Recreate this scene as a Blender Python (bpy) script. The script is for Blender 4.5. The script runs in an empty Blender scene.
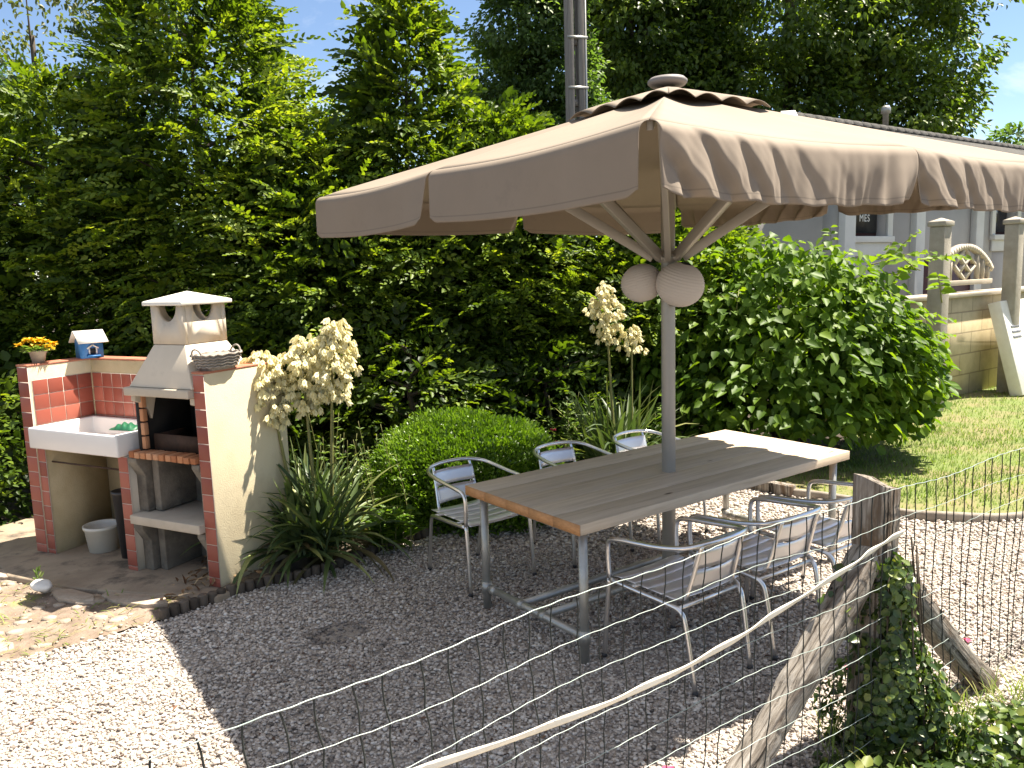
import bpy, bmesh, math, random
import numpy as np
from mathutils import Vector, Matrix, Euler
PI = math.pi
rng = np.random.default_rng(7)
random.seed(7)
sc = bpy.context.scene
col = sc.collection

# ------------------------------------------------------------------ frames
CAMZ = 1.987
YAW = 0.6331                                   # direction of the table, canopy, garden fence and house
U = np.array([math.cos(YAW), math.sin(YAW), 0.0])
V = np.array([-U[1], U[0], 0.0])
TC = np.array([0.9507, 4.9206, 0.0])
def T(u, v, z=0.0):
    return TC + U * u + V * v + np.array([0, 0, z])
BD = np.array([0.89085, -0.45431, 0.0]); BN = np.array([0.45431, 0.89085, 0.0]); BO = np.array([-3.5187, 5.7677, 0.0])
def Bq(x, y, z=0.0):
    return BO + BD * x + BN * y + np.array([0, 0, z])
BANG = math.atan2(BD[1], BD[0])

# ------------------------------------------------------------------ mesh builder
class G:
    def __init__(s):
        s.v = []; s.f = []; s.n = 0; s.r = []
    def add(s, verts, faces, rnd=0.5):
        verts = np.asarray(verts, float).reshape(-1, 3)
        s.v.append(verts)
        s.f.append((np.asarray(faces, dtype=np.int64) + s.n) if not isinstance(faces, list) else [tuple(i + s.n for i in q) for q in faces])
        s.r.append(np.broadcast_to(np.asarray(rnd, float), (len(verts),)))
        s.n += len(verts)
        return s
    def build(s, name, mat, parent=None, smooth=False, bevel=0, thick=0, world=False):
        me = bpy.data.meshes.new(name)
        vs = np.concatenate(s.v) if s.v else np.zeros((0, 3))
        if world and parent is not None:
            mi = np.array(parent.matrix_basis.inverted())
            vs = vs @ mi[:3, :3].T + mi[:3, 3]
        loops = []; tot = []
        for f in s.f:
            if isinstance(f, list):
                for q in f:
                    loops.append(np.array(q)); tot.append(np.array([len(q)]))
            else:
                loops.append(f.ravel()); tot.append(np.full(len(f), f.shape[1]))
        loops = np.concatenate(loops).astype(np.int32); tot = np.concatenate(tot).astype(np.int32)
        start = np.concatenate([[0], np.cumsum(tot)[:-1]]).astype(np.int32)
        me.vertices.add(len(vs)); me.vertices.foreach_set('co', vs.astype(np.float32).ravel())
        me.loops.add(len(loops)); me.loops.foreach_set('vertex_index', loops)
        me.polygons.add(len(tot)); me.polygons.foreach_set('loop_start', start)
        me.polygons.foreach_set('loop_total', tot)
        if smooth: me.polygons.foreach_set('use_smooth', np.ones(len(tot), dtype=bool))
        me.update(calc_edges=True); me.validate()
        a = me.attributes.new('rnd', 'FLOAT', 'POINT'); a.data.foreach_set('value', np.concatenate(s.r).astype(np.float32))
        me.materials.append(mat)
        o = bpy.data.objects.new(name, me); col.objects.link(o)
        if parent is not None: o.parent = parent
        if thick:
            m = o.modifiers.new('thick', 'SOLIDIFY'); m.thickness = thick; m.offset = 0
        if bevel:
            m = o.modifiers.new('bev', 'BEVEL'); m.width = bevel; m.segments = 2; m.limit_method = 'ANGLE'
        return o

BOXF = np.array([[0,3,2,1],[4,5,6,7],[0,1,5,4],[1,2,6,5],[2,3,7,6],[3,0,4,7]])
def box(g, x0, x1, y0, y1, z0, z1, M=None, rnd=0.5):
    v = np.array([[x0,y0,z0],[x1,y0,z0],[x1,y1,z0],[x0,y1,z0],[x0,y0,z1],[x1,y0,z1],[x1,y1,z1],[x0,y1,z1]], float)
    if M is not None:
        M = np.array(M); v = v @ M[:3,:3].T + M[:3,3]
    return g.add(v, BOXF, rnd)
def beam(g, a, b, w, h, up=(0,0,1), rnd=0.5):
    a = np.asarray(a, float); b = np.asarray(b, float); d = b - a; L = np.linalg.norm(d); d /= L
    s = np.cross(d, up); s /= np.linalg.norm(s); t = np.cross(s, d)
    c = [a + s*i*w/2 + t*j*h/2 for i, j in ((-1,-1),(1,-1),(1,1),(-1,1))]
    c2 = [p + d*L for p in c]
    v = np.array([c[0], c[1], c[2], c[3], c2[0], c2[1], c2[2], c2[3]])
    return g.add(v, BOXF, rnd)
def tube(g, pts, r, n=10, caps=True, closed=False, rnd=0.5):
    P = np.asarray(pts, float); m = len(P)
    r = np.broadcast_to(np.asarray(r, float), (m,))
    if closed: tg = np.roll(P, -1, 0) - np.roll(P, 1, 0)
    else: tg = np.gradient(P, axis=0)
    tg /= np.linalg.norm(tg, axis=1)[:, None] + 1e-12
    ref = np.array([0, 0, 1.0]) if abs(tg[0][2]) < 0.9 else np.array([1.0, 0, 0])
    s = np.cross(tg[0], ref); s /= np.linalg.norm(s)
    ang = np.arange(n) * 2 * PI / n
    rings = []
    for i in range(m):
        s = s - tg[i] * (s @ tg[i]); s /= np.linalg.norm(s) + 1e-12
        b = np.cross(tg[i], s)
        rings.append(P[i] + r[i] * (np.cos(ang)[:, None] * s + np.sin(ang)[:, None] * b))
    v = np.concatenate(rings); k = np.arange(n); k2 = (k + 1) % n; F = []
    for i in range(m if closed else m - 1):
        a = i * n; b2 = ((i + 1) % m) * n
        F.append(np.stack([a + k, a + k2, b2 + k2, b2 + k], 1))
    g.add(v, np.concatenate(F), rnd)
    if caps and not closed:
        base = g.n - len(v)
        g.f.append([tuple(base + x for x in range(n))[::-1], tuple(base + (m - 1) * n + x for x in range(n))])
    return g
def smooth_path(pts, k=8):
    P = [np.asarray(p, float) for p in pts]; P = [2*P[0]-P[1]] + P + [2*P[-1]-P[-2]]; out = []
    for i in range(1, len(P) - 2):
        for t in np.linspace(0, 1, k, endpoint=False):
            p0, p1, p2, p3 = P[i-1:i+3]
            out.append(.5*((2*p1)+(-p0+p2)*t+(2*p0-5*p1+4*p2-p3)*t*t+(-p0+3*p1-3*p2+p3)*t**3))
    out.append(P[-2]); return np.array(out)
def lathe(g, prof, n=24, c=(0,0,0), rnd=0.5, cap0=True, cap1=True):
    ang = np.arange(n)*2*PI/n; rings = [np.stack([r*np.cos(ang)+c[0], r*np.sin(ang)+c[1], np.full(n, z+c[2])], 1) for r, z in prof]
    k = np.arange(n); k2 = (k+1) % n
    F = [np.stack([i*n+k, i*n+k2, (i+1)*n+k2, (i+1)*n+k], 1) for i in range(len(prof)-1)]
    g.add(np.concatenate(rings), np.concatenate(F), rnd); b = g.n - n*len(prof); cc = []
    if cap0: cc.append(tuple(b + x for x in range(n))[::-1])
    if cap1: cc.append(tuple(b + (len(prof)-1)*n + x for x in range(n)))
    if cc: g.f.append(cc)
    return g
def prism(g, poly, z0, z1, M=None, rnd=0.5):
    n = len(poly); v = np.array([[x, y, z0] for x, y in poly] + [[x, y, z1] for x, y in poly], float)
    if M is not None:
        M = np.array(M); v = v @ M[:3,:3].T + M[:3,3]
    f = [tuple(range(n))[::-1], tuple(range(n, 2*n))] + [(i, (i+1) % n, n+(i+1) % n, n+i) for i in range(n)]
    return g.add(v, f, rnd)
def grid(g, fn, nu, nv, rnd=0.5):
    a = np.linspace(0, 1, nu+1); b = np.linspace(0, 1, nv+1); A, B = np.meshgrid(a, b, indexing='ij')
    v = fn(A.ravel(), B.ravel()); i, j = np.meshgrid(np.arange(nu), np.arange(nv), indexing='ij'); i = i.ravel(); j = j.ravel()
    q = i*(nv+1)+j
    return g.add(v, np.stack([q, q+nv+1, q+nv+2, q+1], 1), rnd)
def sheet(g, poly, z, step=0.15, fn=None):
    """filled polygon cut into a fine lattice, with optional height function"""
    bm = bmesh.new(); vs = [bm.verts.new((x, y, 0)) for x, y in poly]; bm.faces.new(vs)
    xs = [p[0] for p in poly]; ys = [p[1] for p in poly]
    for ax, lo, hi in ((0, min(xs), max(xs)), (1, min(ys), max(ys))):
        k = lo + step
        while k < hi:
            co = [0, 0, 0]; co[ax] = k; no = [0, 0, 0]; no[ax] = 1
            bmesh.ops.bisect_plane(bm, geom=bm.verts[:]+bm.edges[:]+bm.faces[:], plane_co=co, plane_no=no); k += step
    bm.verts.index_update()
    v = np.array([(a.co.x, a.co.y, z) for a in bm.verts]); f = [tuple(a.index for a in q.verts) for q in bm.faces]
    if bm.faces and sum(q.normal.z for q in bm.faces) < 0: f = [q[::-1] for q in f]
    bm.free()
    if fn is not None: v[:, 2] += fn(v[:, 0], v[:, 1])
    return g.add(v, f)
def inpoly(x, y, poly):
    c = np.zeros(len(x), bool); n = len(poly)
    for i in range(n):
        x1, y1 = poly[i]; x2, y2 = poly[(i+1) % n]
        m = ((y1 > y) != (y2 > y)) & (x < (x2-x1)*(y-y1)/((y2-y1) if y2 != y1 else 1e-9)+x1); c ^= m
    return c
def nz(p, s=1.0, seed=0):
    """smooth pseudo noise in -1..1 for (n,3) points"""
    r = np.random.default_rng(seed); p = np.asarray(p)*s; o = np.zeros(len(p))
    for k in range(6):
        d = r.normal(size=3)*(1+.5*k); o += np.sin(p @ d + r.uniform(0, 6.28))/(1+.35*k)
    return o/2.6
def unit(a): return a/(np.linalg.norm(a, axis=-1, keepdims=True)+1e-9)

def leaves(g, P, D, N, L, W, rnd, fold=0.18, droop=0.15):
    """pointed leaves: base P, axis D, normal N"""
    n = len(P); D = unit(D); N = unit(N - D*(N*D).sum(1, keepdims=True)); S = np.cross(D, N)
    L = np.broadcast_to(L, (n,))[:, None]; W = np.broadcast_to(W, (n,))[:, None]
    f = N*W*fold; dr = -N*L*droop
    v = np.stack([P, P+D*L*.3+S*W*.5+f, P+D*L*.68+S*W*.38+f+dr*.4, P+D*L+dr, P+D*L*.68-S*W*.38+f+dr*.4, P+D*L*.3-S*W*.5+f], 1)
    b = np.arange(n)[:, None]*6
    F = np.concatenate([b+np.array([[0,1,2,3]]), b+np.array([[0,3,4,5]])])
    g.add(v.reshape(-1, 3), F, np.repeat(np.broadcast_to(rnd, (n,)), 6))
def sprays(g, P, D, N, L, K, lL, lW, rnd, droop=.25, ang=1.0):
    """flat twigs with K alternate leaves each"""
    S = len(P); D = unit(D); N = unit(N - D*(N*D).sum(1, keepdims=True)); Tn = np.cross(N, D)
    for k in range(K):
        t = (k+.6)/K; side = 1 if k % 2 else -1
        p = P + D*(L*t)[:, None]; p[:, 2] -= droop*L*t*t
        a = ang*(1-.75*t)+rng.normal(0, .15, S)
        d = D*np.cos(a)[:, None]+side*Tn*np.sin(a)[:, None]; d[:, 2] -= droop*.8*t
        nn = N + rng.normal(0, .28, (S, 3))
        sz = (1-.35*abs(t-.5)*2)*rng.uniform(.75, 1.15, S)
        leaves(g, p, d, nn, lL*sz, lW*sz, np.clip(rnd+rng.normal(0, .16, S), 0, 1))
def ribbons(g, P, D, L, W, bend, rnd, segs=6, fold=.2):
    """sword leaves: start P, direction D (unit), bent over by gravity"""
    n = len(P); D = unit(D); side = unit(np.cross(D, np.array([0, 0, 1.0]))+rng.normal(0, .15, (n, 3)))
    pos = P.copy(); d = D.copy(); rows = []
    for i in range(segs+1):
        t = i/segs; w = W*np.where(t < .75, .65+.35*min(1, t*3), 1)*(1-max(0, (t-.55)/.45)**1.6)+.0015
        nr = unit(np.cross(side, d))
        rows.append(np.stack([pos+side*w[:, None]/2+nr*(w*fold)[:, None], pos, pos-side*w[:, None]/2+nr*(w*fold)[:, None]], 1))
        pos = pos + d*(L/segs)[:, None]; d = d.copy(); d[:, 2] -= bend/segs*(0.4+1.6*t); d = unit(d)
    v = np.stack(rows, 1)                                             # n, segs+1, 3, 3
    b = np.arange(n)[:, None]*(segs+1)*3; F = []
    for i in range(segs):
        for j in (0, 1): F.append(b+np.array([[i*3+j, i*3+j+1, i*3+j+4, i*3+j+3]]))
    g.add(v.reshape(-1, 3), np.concatenate(F), np.repeat(np.broadcast_to(rnd, (n,)), (segs+1)*3))

# ------------------------------------------------------------------ objects
def tag(o, label=None, cat=None, group=None, kind=None):
    if label: o['label'] = label
    if cat: o['category'] = cat
    if group: o['group'] = group
    if kind: o['kind'] = kind
    return o
def thing(name, label, cat, loc=(0,0,0), rz=0.0, group=None):
    o = bpy.data.objects.new(name, None); col.objects.link(o); o.empty_display_size = .1
    o.location = Vector([float(x) for x in loc]); o.rotation_euler = (0, 0, rz)
    o.matrix_basis = Matrix.Translation(o.location) @ Euler((0, 0, rz)).to_matrix().to_4x4()
    return tag(o, label, cat, group)
def copy_tree(o, parent=None):
    c = o.copy(); col.objects.link(c)
    if parent is not None: c.parent = parent
    for ch in list(o.children): copy_tree(ch, c)
    return c

# ------------------------------------------------------------------ materials
def nodes(name):
    m = bpy.data.materials.new(name); m.use_nodes = True; nt = m.node_tree
    return m, nt, nt.nodes['Principled BSDF'], nt.nodes, nt.links
def ramp(N, stops):
    r = N.new('ShaderNodeValToRGB'); e = r.color_ramp.elements
    while len(e) < len(stops): e.new(.5)
    for a, (p, c) in zip(e, stops): a.position = p; a.color = (*c, 1)
    return r
def noise(N, L, scale, detail=5, rough=.6, coord='Object', dist=0, stretch=None):
    tc = N.new('ShaderNodeTexCoord'); n = N.new('ShaderNodeTexNoise'); n.inputs['Scale'].default_value = scale
    n.inputs['Detail'].default_value = detail; n.inputs['Roughness'].default_value = rough; n.inputs['Distortion'].default_value = dist
    if stretch:
        mp = N.new('ShaderNodeMapping'); mp.inputs['Scale'].default_value = stretch
        L.new(tc.outputs[coord], mp.inputs['Vector']); L.new(mp.outputs['Vector'], n.inputs['Vector'])
    else: L.new(tc.outputs[coord], n.inputs['Vector'])
    return n
def bumpn(N, L, b, src, strength, dist=.01):
    bp = N.new('ShaderNodeBump'); bp.inputs['Strength'].default_value = strength; bp.inputs['Distance'].default_value = dist
    L.new(src, bp.inputs['Height']); L.new(bp.outputs['Normal'], b.inputs['Normal'])
def mat(name, c, rough=.6, metal=0, c2=None, scale=8, detail=6, bump=0, bscale=None, stretch=None, bdist=.01, lo=.3, hi=.7, spec=None, dirt=None, dscale=2.5, dlo=.55, dhi=.75):
    m, nt, b, N, L = nodes(name)
    b.inputs['Roughness'].default_value = rough; b.inputs['Metallic'].default_value = metal
    if spec is not None: b.inputs['Specular IOR Level'].default_value = spec
    if c2 is None: c2 = tuple(x*.8 for x in c)
    n = noise(N, L, scale, detail, stretch=stretch); r = ramp(N, [(lo, c2), (hi, c)]); L.new(n.outputs['Fac'], r.inputs['Fac'])
    out = r.outputs['Color']
    if dirt is not None:
        n3 = noise(N, L, dscale, 8, .7); r3 = ramp(N, [(dlo, (0,0,0)), (dhi, (1,1,1))]); L.new(n3.outputs['Fac'], r3.inputs['Fac'])
        mx = N.new('ShaderNodeMix'); mx.data_type = 'RGBA'; L.new(r3.outputs['Color'], mx.inputs['Factor'])
        L.new(out, mx.inputs['A']); mx.inputs['B'].default_value = (*dirt, 1); out = mx.outputs['Result']
    L.new(out, b.inputs['Base Color'])
    if bump:
        n2 = noise(N, L, bscale or scale*3, 6, stretch=stretch); bumpn(N, L, b, n2.outputs['Fac'], bump, bdist)
    return m
def attrmat(name, stops, rough=.5, trans=0.0, tcol=None, spec=.4, bump=0, extra=None):
    m, nt, b, N, L = nodes(name); b.inputs['Roughness'].default_value = rough; b.inputs['Specular IOR Level'].default_value = spec
    a = N.new('ShaderNodeAttribute'); a.attribute_name = 'rnd'; r = ramp(N, stops); L.new(a.outputs['Fac'], r.inputs['Fac'])
    L.new(r.outputs['Color'], b.inputs['Base Color'])
    if bump:
        n2 = noise(N, L, bump, 4); bumpn(N, L, b, n2.outputs['Fac'], .5, .004)
    if trans:
        t = N.new('ShaderNodeBsdfTranslucent'); mx = N.new('ShaderNodeMixShader'); mx.inputs['Fac'].default_value = trans
        mul = N.new('ShaderNodeMix'); mul.data_type = 'RGBA'; mul.blend_type = 'MULTIPLY'; mul.inputs['Factor'].default_value = 1
        L.new(r.outputs['Color'], mul.inputs['A']); mul.inputs['B'].default_value = (*(tcol or (1.7, 1.9, .6)), 1)
        L.new(mul.outputs['Result'], t.inputs['Color'])
        L.new(b.outputs['BSDF'], mx.inputs[1]); L.new(t.outputs['BSDF'], mx.inputs[2]); L.new(mx.outputs['Shader'], N['Material Output'].inputs['Surface'])
    return m
def plain(name, c, rough=.5, metal=0):
    m, nt, b, N, L = nodes(name); b.inputs['Base Color'].default_value = (*c, 1); b.inputs['Roughness'].default_value = rough; b.inputs['Metallic'].default_value = metal
    return m

M_gravel_base = mat('gravel_base', (.42,.37,.325), .95, c2=(.19,.165,.145), scale=60, bump=.6, bscale=80)
M_stone = attrmat('gravel_stone', [(0,(.08,.068,.058)),(.12,(.20,.17,.148)),(.4,(.38,.325,.28)),(.75,(.55,.485,.425)),(1,(.73,.67,.60))], .8, spec=.25)
M_litter = attrmat('leaf_litter', [(0,(.06,.03,.02)),(.6,(.17,.09,.055)),(1,(.30,.20,.11))], .8)
M_soil = mat('soil', (.075,.055,.038), .95, c2=(.03,.022,.015), scale=6, bump=.8, bscale=25, bdist=.03)
M_lawnsoil = mat('lawn_base', (.13,.17,.04), .95, c2=(.20,.165,.08), scale=1.6, bump=.6, bscale=60, lo=.38, hi=.6)
M_earth = mat('dry_earth', (.30,.228,.178), .95, c2=(.13,.092,.064), scale=7, bump=.9, bscale=28, bdist=.02, dirt=(.27,.25,.11), dscale=4, dlo=.55, dhi=.68)
M_slab = mat('concrete_slab', (.36,.285,.205), .85, c2=(.23,.175,.125), scale=4, bump=.3, bscale=50, dirt=(.10,.08,.062), dscale=3.2, dlo=.52, dhi=.66)
M_flag = mat('broken_paving', (.47,.39,.31), .9, c2=(.30,.23,.17), scale=9, bump=.6, bscale=40, dirt=(.2,.15,.1), dscale=12)
M_white_stone = mat('white_stone', (.78,.76,.72), .7, c2=(.55,.53,.5), scale=14, bump=.5)
M_stucco = mat('cream_stucco', (.72,.62,.42), .9, c2=(.66,.56,.37), scale=5, bump=.35, bscale=110, bdist=.006, dirt=(.53,.44,.29), dscale=2.8, dlo=.52, dhi=.78)
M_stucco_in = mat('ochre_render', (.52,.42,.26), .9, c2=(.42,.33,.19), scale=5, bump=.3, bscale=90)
M_tile = attrmat('terracotta_tile', [(0,(.215,.052,.035)),(.5,(.30,.078,.052)),(1,(.38,.115,.078))], .48, spec=.4)
M_grout = mat('tile_grout', (.62,.52,.44), .9, c2=(.5,.42,.35), scale=40)
M_coping = mat('terracotta_coping', (.50,.19,.11), .7, c2=(.34,.12,.07), scale=9, bump=.3)
M_conc = mat('precast_concrete', (.52,.45,.36), .88, c2=(.43,.37,.29), scale=6, bump=.25, bscale=140, bdist=.004)
M_concgrey = mat('grey_concrete', (.40,.36,.30), .9, c2=(.28,.25,.20), scale=6, bump=.4, bscale=60)
M_concdark = mat('shade_dark_concrete', (.23,.20,.16), .9, c2=(.11,.095,.076), scale=5, bump=.4, bscale=60, dirt=(.06,.052,.045), dscale=3, dlo=.5, dhi=.7)  # shade inside the grill base is put into this dark blotchy colour
M_hood = mat('cream_hood', (.64,.56,.45), .85, c2=(.57,.495,.395), scale=4, bump=.2, bscale=160, bdist=.003, dirt=(.40,.34,.27), dscale=4, dlo=.58, dhi=.8)
M_soot = mat('soot', (.022,.019,.017), .9, c2=(.012,.011,.01), scale=8)
M_firebrick = attrmat('firebrick', [(0,(.33,.12,.05)),(.5,(.45,.19,.085)),(1,(.52,.27,.15))], .85, bump=60)
M_rust = mat('rusted_metal', (.10,.055,.035), .8, .3, c2=(.05,.03,.02), scale=20)
M_enamel = mat('white_enamel', (.80,.77,.74), .22, c2=(.76,.73,.70), scale=3)
M_pipe = plain('grey_plastic_pipe', (.45,.44,.40), .5)
M_bucket = mat('white_plastic', (.70,.67,.60), .45, c2=(.62,.58,.50), scale=5)
M_blackplastic = plain('black_plastic', (.03,.028,.03), .45)
M_green = attrmat('green_plastic', [(0,(.006,.07,.035)),(1,(.015,.12,.055))], .35)
M_blue = mat('blue_paint', (.035,.20,.50), .5, c2=(.03,.16,.42), scale=12)
M_whitepaint = mat('white_paint', (.80,.77,.70), .55, c2=(.72,.68,.60), scale=10, bump=.1)
M_wicker = mat('grey_wicker', (.40,.35,.30), .85, c2=(.22,.19,.16), scale=60, bump=.5)
M_pot = mat('terracotta_pot', (.48,.42,.33), .8, c2=(.35,.28,.2), scale=10)
M_alu = mat('brushed_aluminium', (.78,.78,.78), .30, 1, c2=(.72,.72,.74), scale=30, stretch=(1,1,1))
M_alusheet = mat('aluminium_sheet', (.78,.78,.80), .42, .85, c2=(.74,.74,.77), scale=6)
M_galv = mat('galvanised_pipe', (.46,.45,.42), .45, .7, c2=(.36,.35,.32), scale=18, bump=.1)
M_pole = mat('grey_powder_coat', (.36,.335,.30), .42, .3, c2=(.33,.305,.27), scale=5)
M_fabric = mat('taupe_fabric', (.245,.196,.150), .85, c2=(.222,.177,.135), scale=3, bump=.2, bscale=420, bdist=.001, dirt=(.19,.15,.115), dscale=5, dlo=.58, dhi=.8)
def hem_line(m):
    nt = m.node_tree; N = nt.nodes; L = nt.links; b = N['Principled BSDF']; src = b.inputs['Base Color'].links[0].from_socket
    at = N.new('ShaderNodeAttribute'); at.attribute_name = 'rnd'; r = ramp(N, [(0,(1,1,1)),(.885,(1,1,1)),(.90,(.66,.66,.66)),(.915,(1,1,1)),(.985,(1,1,1)),(1,(.75,.75,.75))]); L.new(at.outputs['Fac'], r.inputs['Fac'])
    mx = N.new('ShaderNodeMix'); mx.data_type = 'RGBA'; mx.blend_type = 'MULTIPLY'; mx.inputs['Factor'].default_value = 1; L.new(src, mx.inputs['A']); L.new(r.outputs['Color'], mx.inputs['B']); L.new(mx.outputs['Result'], b.inputs['Base Color'])
hem_line(M_fabric)
M_lantern = mat('taupe_paper', (.54,.48,.435), .85, c2=(.52,.46,.415), scale=2)
M_wire_d = plain('dark_coated_wire', (.018,.022,.020), .8, 0)
M_wire_l = mat('pale_coated_wire', (.46,.50,.47), .45, .2, c2=(.24,.31,.28), scale=9)
M_tape = mat('white_tape', (.78,.75,.66), .6, c2=(.66,.62,.52), scale=20)
M_weathered = mat('weathered_timber', (.33,.295,.255), .9, c2=(.085,.07,.058), scale=7, stretch=(9,9,.7), bump=.9, bscale=10, bdist=.015, dirt=(.20,.13,.08), dscale=3)
def timber(name, light, mid, dark, rust):
    m, nt, b, N, L = nodes(name); b.inputs['Roughness'].default_value = .9; b.inputs['Specular IOR Level'].default_value = .2
    n1 = noise(N, L, 1, 8, .65, stretch=(70,70,3.2), dist=.3); r1 = ramp(N, [(.30,dark),(.47,mid),(.66,light)]); L.new(n1.outputs['Fac'], r1.inputs['Fac'])
    n2 = noise(N, L, 1, 5, .6, stretch=(9,9,2.2), dist=.8); r2 = ramp(N, [(.48,(0,0,0)),(.62,(1,1,1))]); L.new(n2.outputs['Fac'], r2.inputs['Fac'])
    mx = N.new('ShaderNodeMix'); mx.data_type = 'RGBA'; L.new(r2.outputs['Color'], mx.inputs['Factor']); L.new(r1.outputs['Color'], mx.inputs['A']); mx.inputs['B'].default_value = (*rust, 1)
    n3 = noise(N, L, 1, 3, .5, stretch=(26,26,.8), dist=1.2); r3 = ramp(N, [(.36,(.12,.11,.10)),(.42,(1,1,1))]); L.new(n3.outputs['Fac'], r3.inputs['Fac'])
    m2 = N.new('ShaderNodeMix'); m2.data_type = 'RGBA'; m2.blend_type = 'MULTIPLY'; m2.inputs['Factor'].default_value = 1; L.new(mx.outputs['Result'], m2.inputs['A']); L.new(r3.outputs['Color'], m2.inputs['B'])
    L.new(m2.outputs['Result'], b.inputs['Base Color'])
    ad = N.new('ShaderNodeMath'); ad.operation = 'ADD'; L.new(n1.outputs['Fac'], ad.inputs[0]); L.new(r3.outputs['Color'], ad.inputs[1]); bumpn(N, L, b, ad.outputs[0], .9, .012); return m
M_weathered = timber('weathered_timber', (.37,.335,.295), (.21,.18,.15), (.055,.045,.038), (.13,.09,.06))
M_splitlog = timber('split_log', (.50,.46,.41), (.30,.26,.215), (.05,.04,.034), (.085,.06,.045))
M_bark = mat('bark', (.13,.10,.075), .95, c2=(.05,.04,.03), scale=8, stretch=(3,3,.6), bump=.9, bscale=12, bdist=.03)
M_logroll = attrmat('log_edging', [(0,(.055,.042,.032)),(1,(.14,.11,.085))], .9, bump=30)
M_board = mat('grey_board', (.33,.29,.24), .9, c2=(.17,.14,.11), scale=8, stretch=(1,1,1), bump=.5)
M_polewood = mat('weathered_pole', (.26,.235,.205), .85, c2=(.15,.13,.115), scale=5, stretch=(5,5,.4), bump=.4)
M_wallhouse = mat('grey_render', (.50,.465,.42), .9, c2=(.43,.40,.36), scale=2)
M_trimhouse = mat('pale_render', (.66,.66,.63), .85, c2=(.58,.58,.55), scale=3)
M_roof = mat('grey_roof_tile', (.085,.08,.073), .9, c2=(.035,.033,.03), scale=14, stretch=(1,1,1), bump=.8, bscale=30, bdist=.03)
M_glass = plain('dark_glass', (.015,.015,.018), .12)
M_shutter = mat('maroon_shutter', (.11,.035,.03), .6, c2=(.07,.02,.02), scale=10)
M_black = plain('black_sign', (.012,.012,.012), .5)
M_letter = plain('white_letters', (.75,.75,.72), .6)
M_ink = plain('grey_ink', (.30,.31,.35), .6)
M_sign = mat('white_board', (.80,.80,.80), .45, c2=(.74,.74,.74), scale=5)
M_cable = plain('black_cable', (.02,.02,.02), .6)
M_pink = plain('pink_petal', (.60,.05,.13), .6)

L_hedge = attrmat('hornbeam_leaf', [(0,(.020,.042,.008)),(.40,(.078,.135,.018)),(.72,(.17,.245,.030)),(1,(.27,.33,.055))], .46, .40, (1.8,1.75,.4), spec=.3)
L_soft = attrmat('soft_leaf', [(0,(.025,.055,.020)),(.6,(.065,.125,.038)),(1,(.11,.18,.06))], .5, .3)
L_oak = attrmat('tall_tree_leaf', [(0,(.024,.05,.012)),(.5,(.095,.155,.03)),(.85,(.19,.265,.05)),(1,(.27,.35,.08))], .42, .45, (1.8,1.8,.5))
L_locust = attrmat('locust_leaf', [(0,(.04,.075,.024)),(.6,(.095,.155,.045)),(1,(.16,.23,.07))], .5, .42)
L_birch = attrmat('birch_leaf', [(0,(.06,.085,.03)),(.6,(.13,.15,.06)),(1,(.22,.22,.11))], .5, .35)
L_box = attrmat('boxwood_leaf', [(0,(.045,.09,.010)),(.5,(.12,.21,.020)),(1,(.21,.31,.04))], .36, .3, spec=.5)
L_big = attrmat('broad_leaf', [(0,(.035,.08,.012)),(.5,(.095,.175,.02)),(1,(.18,.27,.035))], .5, .40, (1.8,1.8,.4), spec=.25)
L_yucca = attrmat('yucca_leaf', [(0,(.16,.11,.055)),(.08,(.055,.085,.038)),(.55,(.08,.125,.045)),(.85,(.15,.19,.065)),(1,(.30,.31,.12))], .45, .18)
L_flower = attrmat('cream_petal', [(0,(.66,.59,.30)),(.5,(.84,.78,.47)),(1,(.90,.86,.63))], .6, .3, (1.0,.98,.85), spec=.2)
L_stalk = attrmat('flower_stalk', [(0,(.12,.13,.04)),(1,(.28,.26,.09))], .6)
L_ivy = attrmat('ivy_leaf', [(0,(.014,.032,.009)),(.45,(.05,.09,.02)),(.8,(.13,.18,.035)),(1,(.27,.28,.08))], .38, .22, spec=.5)
L_grass = attrmat('grass_blade', [(0,(.08,.13,.025)),(.5,(.14,.21,.042)),(.8,(.22,.27,.07)),(1,(.38,.33,.15))], .6, .3)
L_weed = attrmat('weed_leaf', [(0,(.05,.10,.025)),(.6,(.13,.20,.05)),(1,(.27,.30,.12))], .5, .3)
L_dry = attrmat('dry_leaf', [(0,(.12,.06,.03)),(.6,(.30,.19,.10)),(1,(.48,.36,.22))], .7, .15, (1.2,1,.7))
L_marigold = attrmat('yellow_petal', [(0,(.75,.33,.01)),(.5,(.82,.52,.02)),(1,(.85,.66,.10))], .6, .2, (1.1,1,.6))

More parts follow.
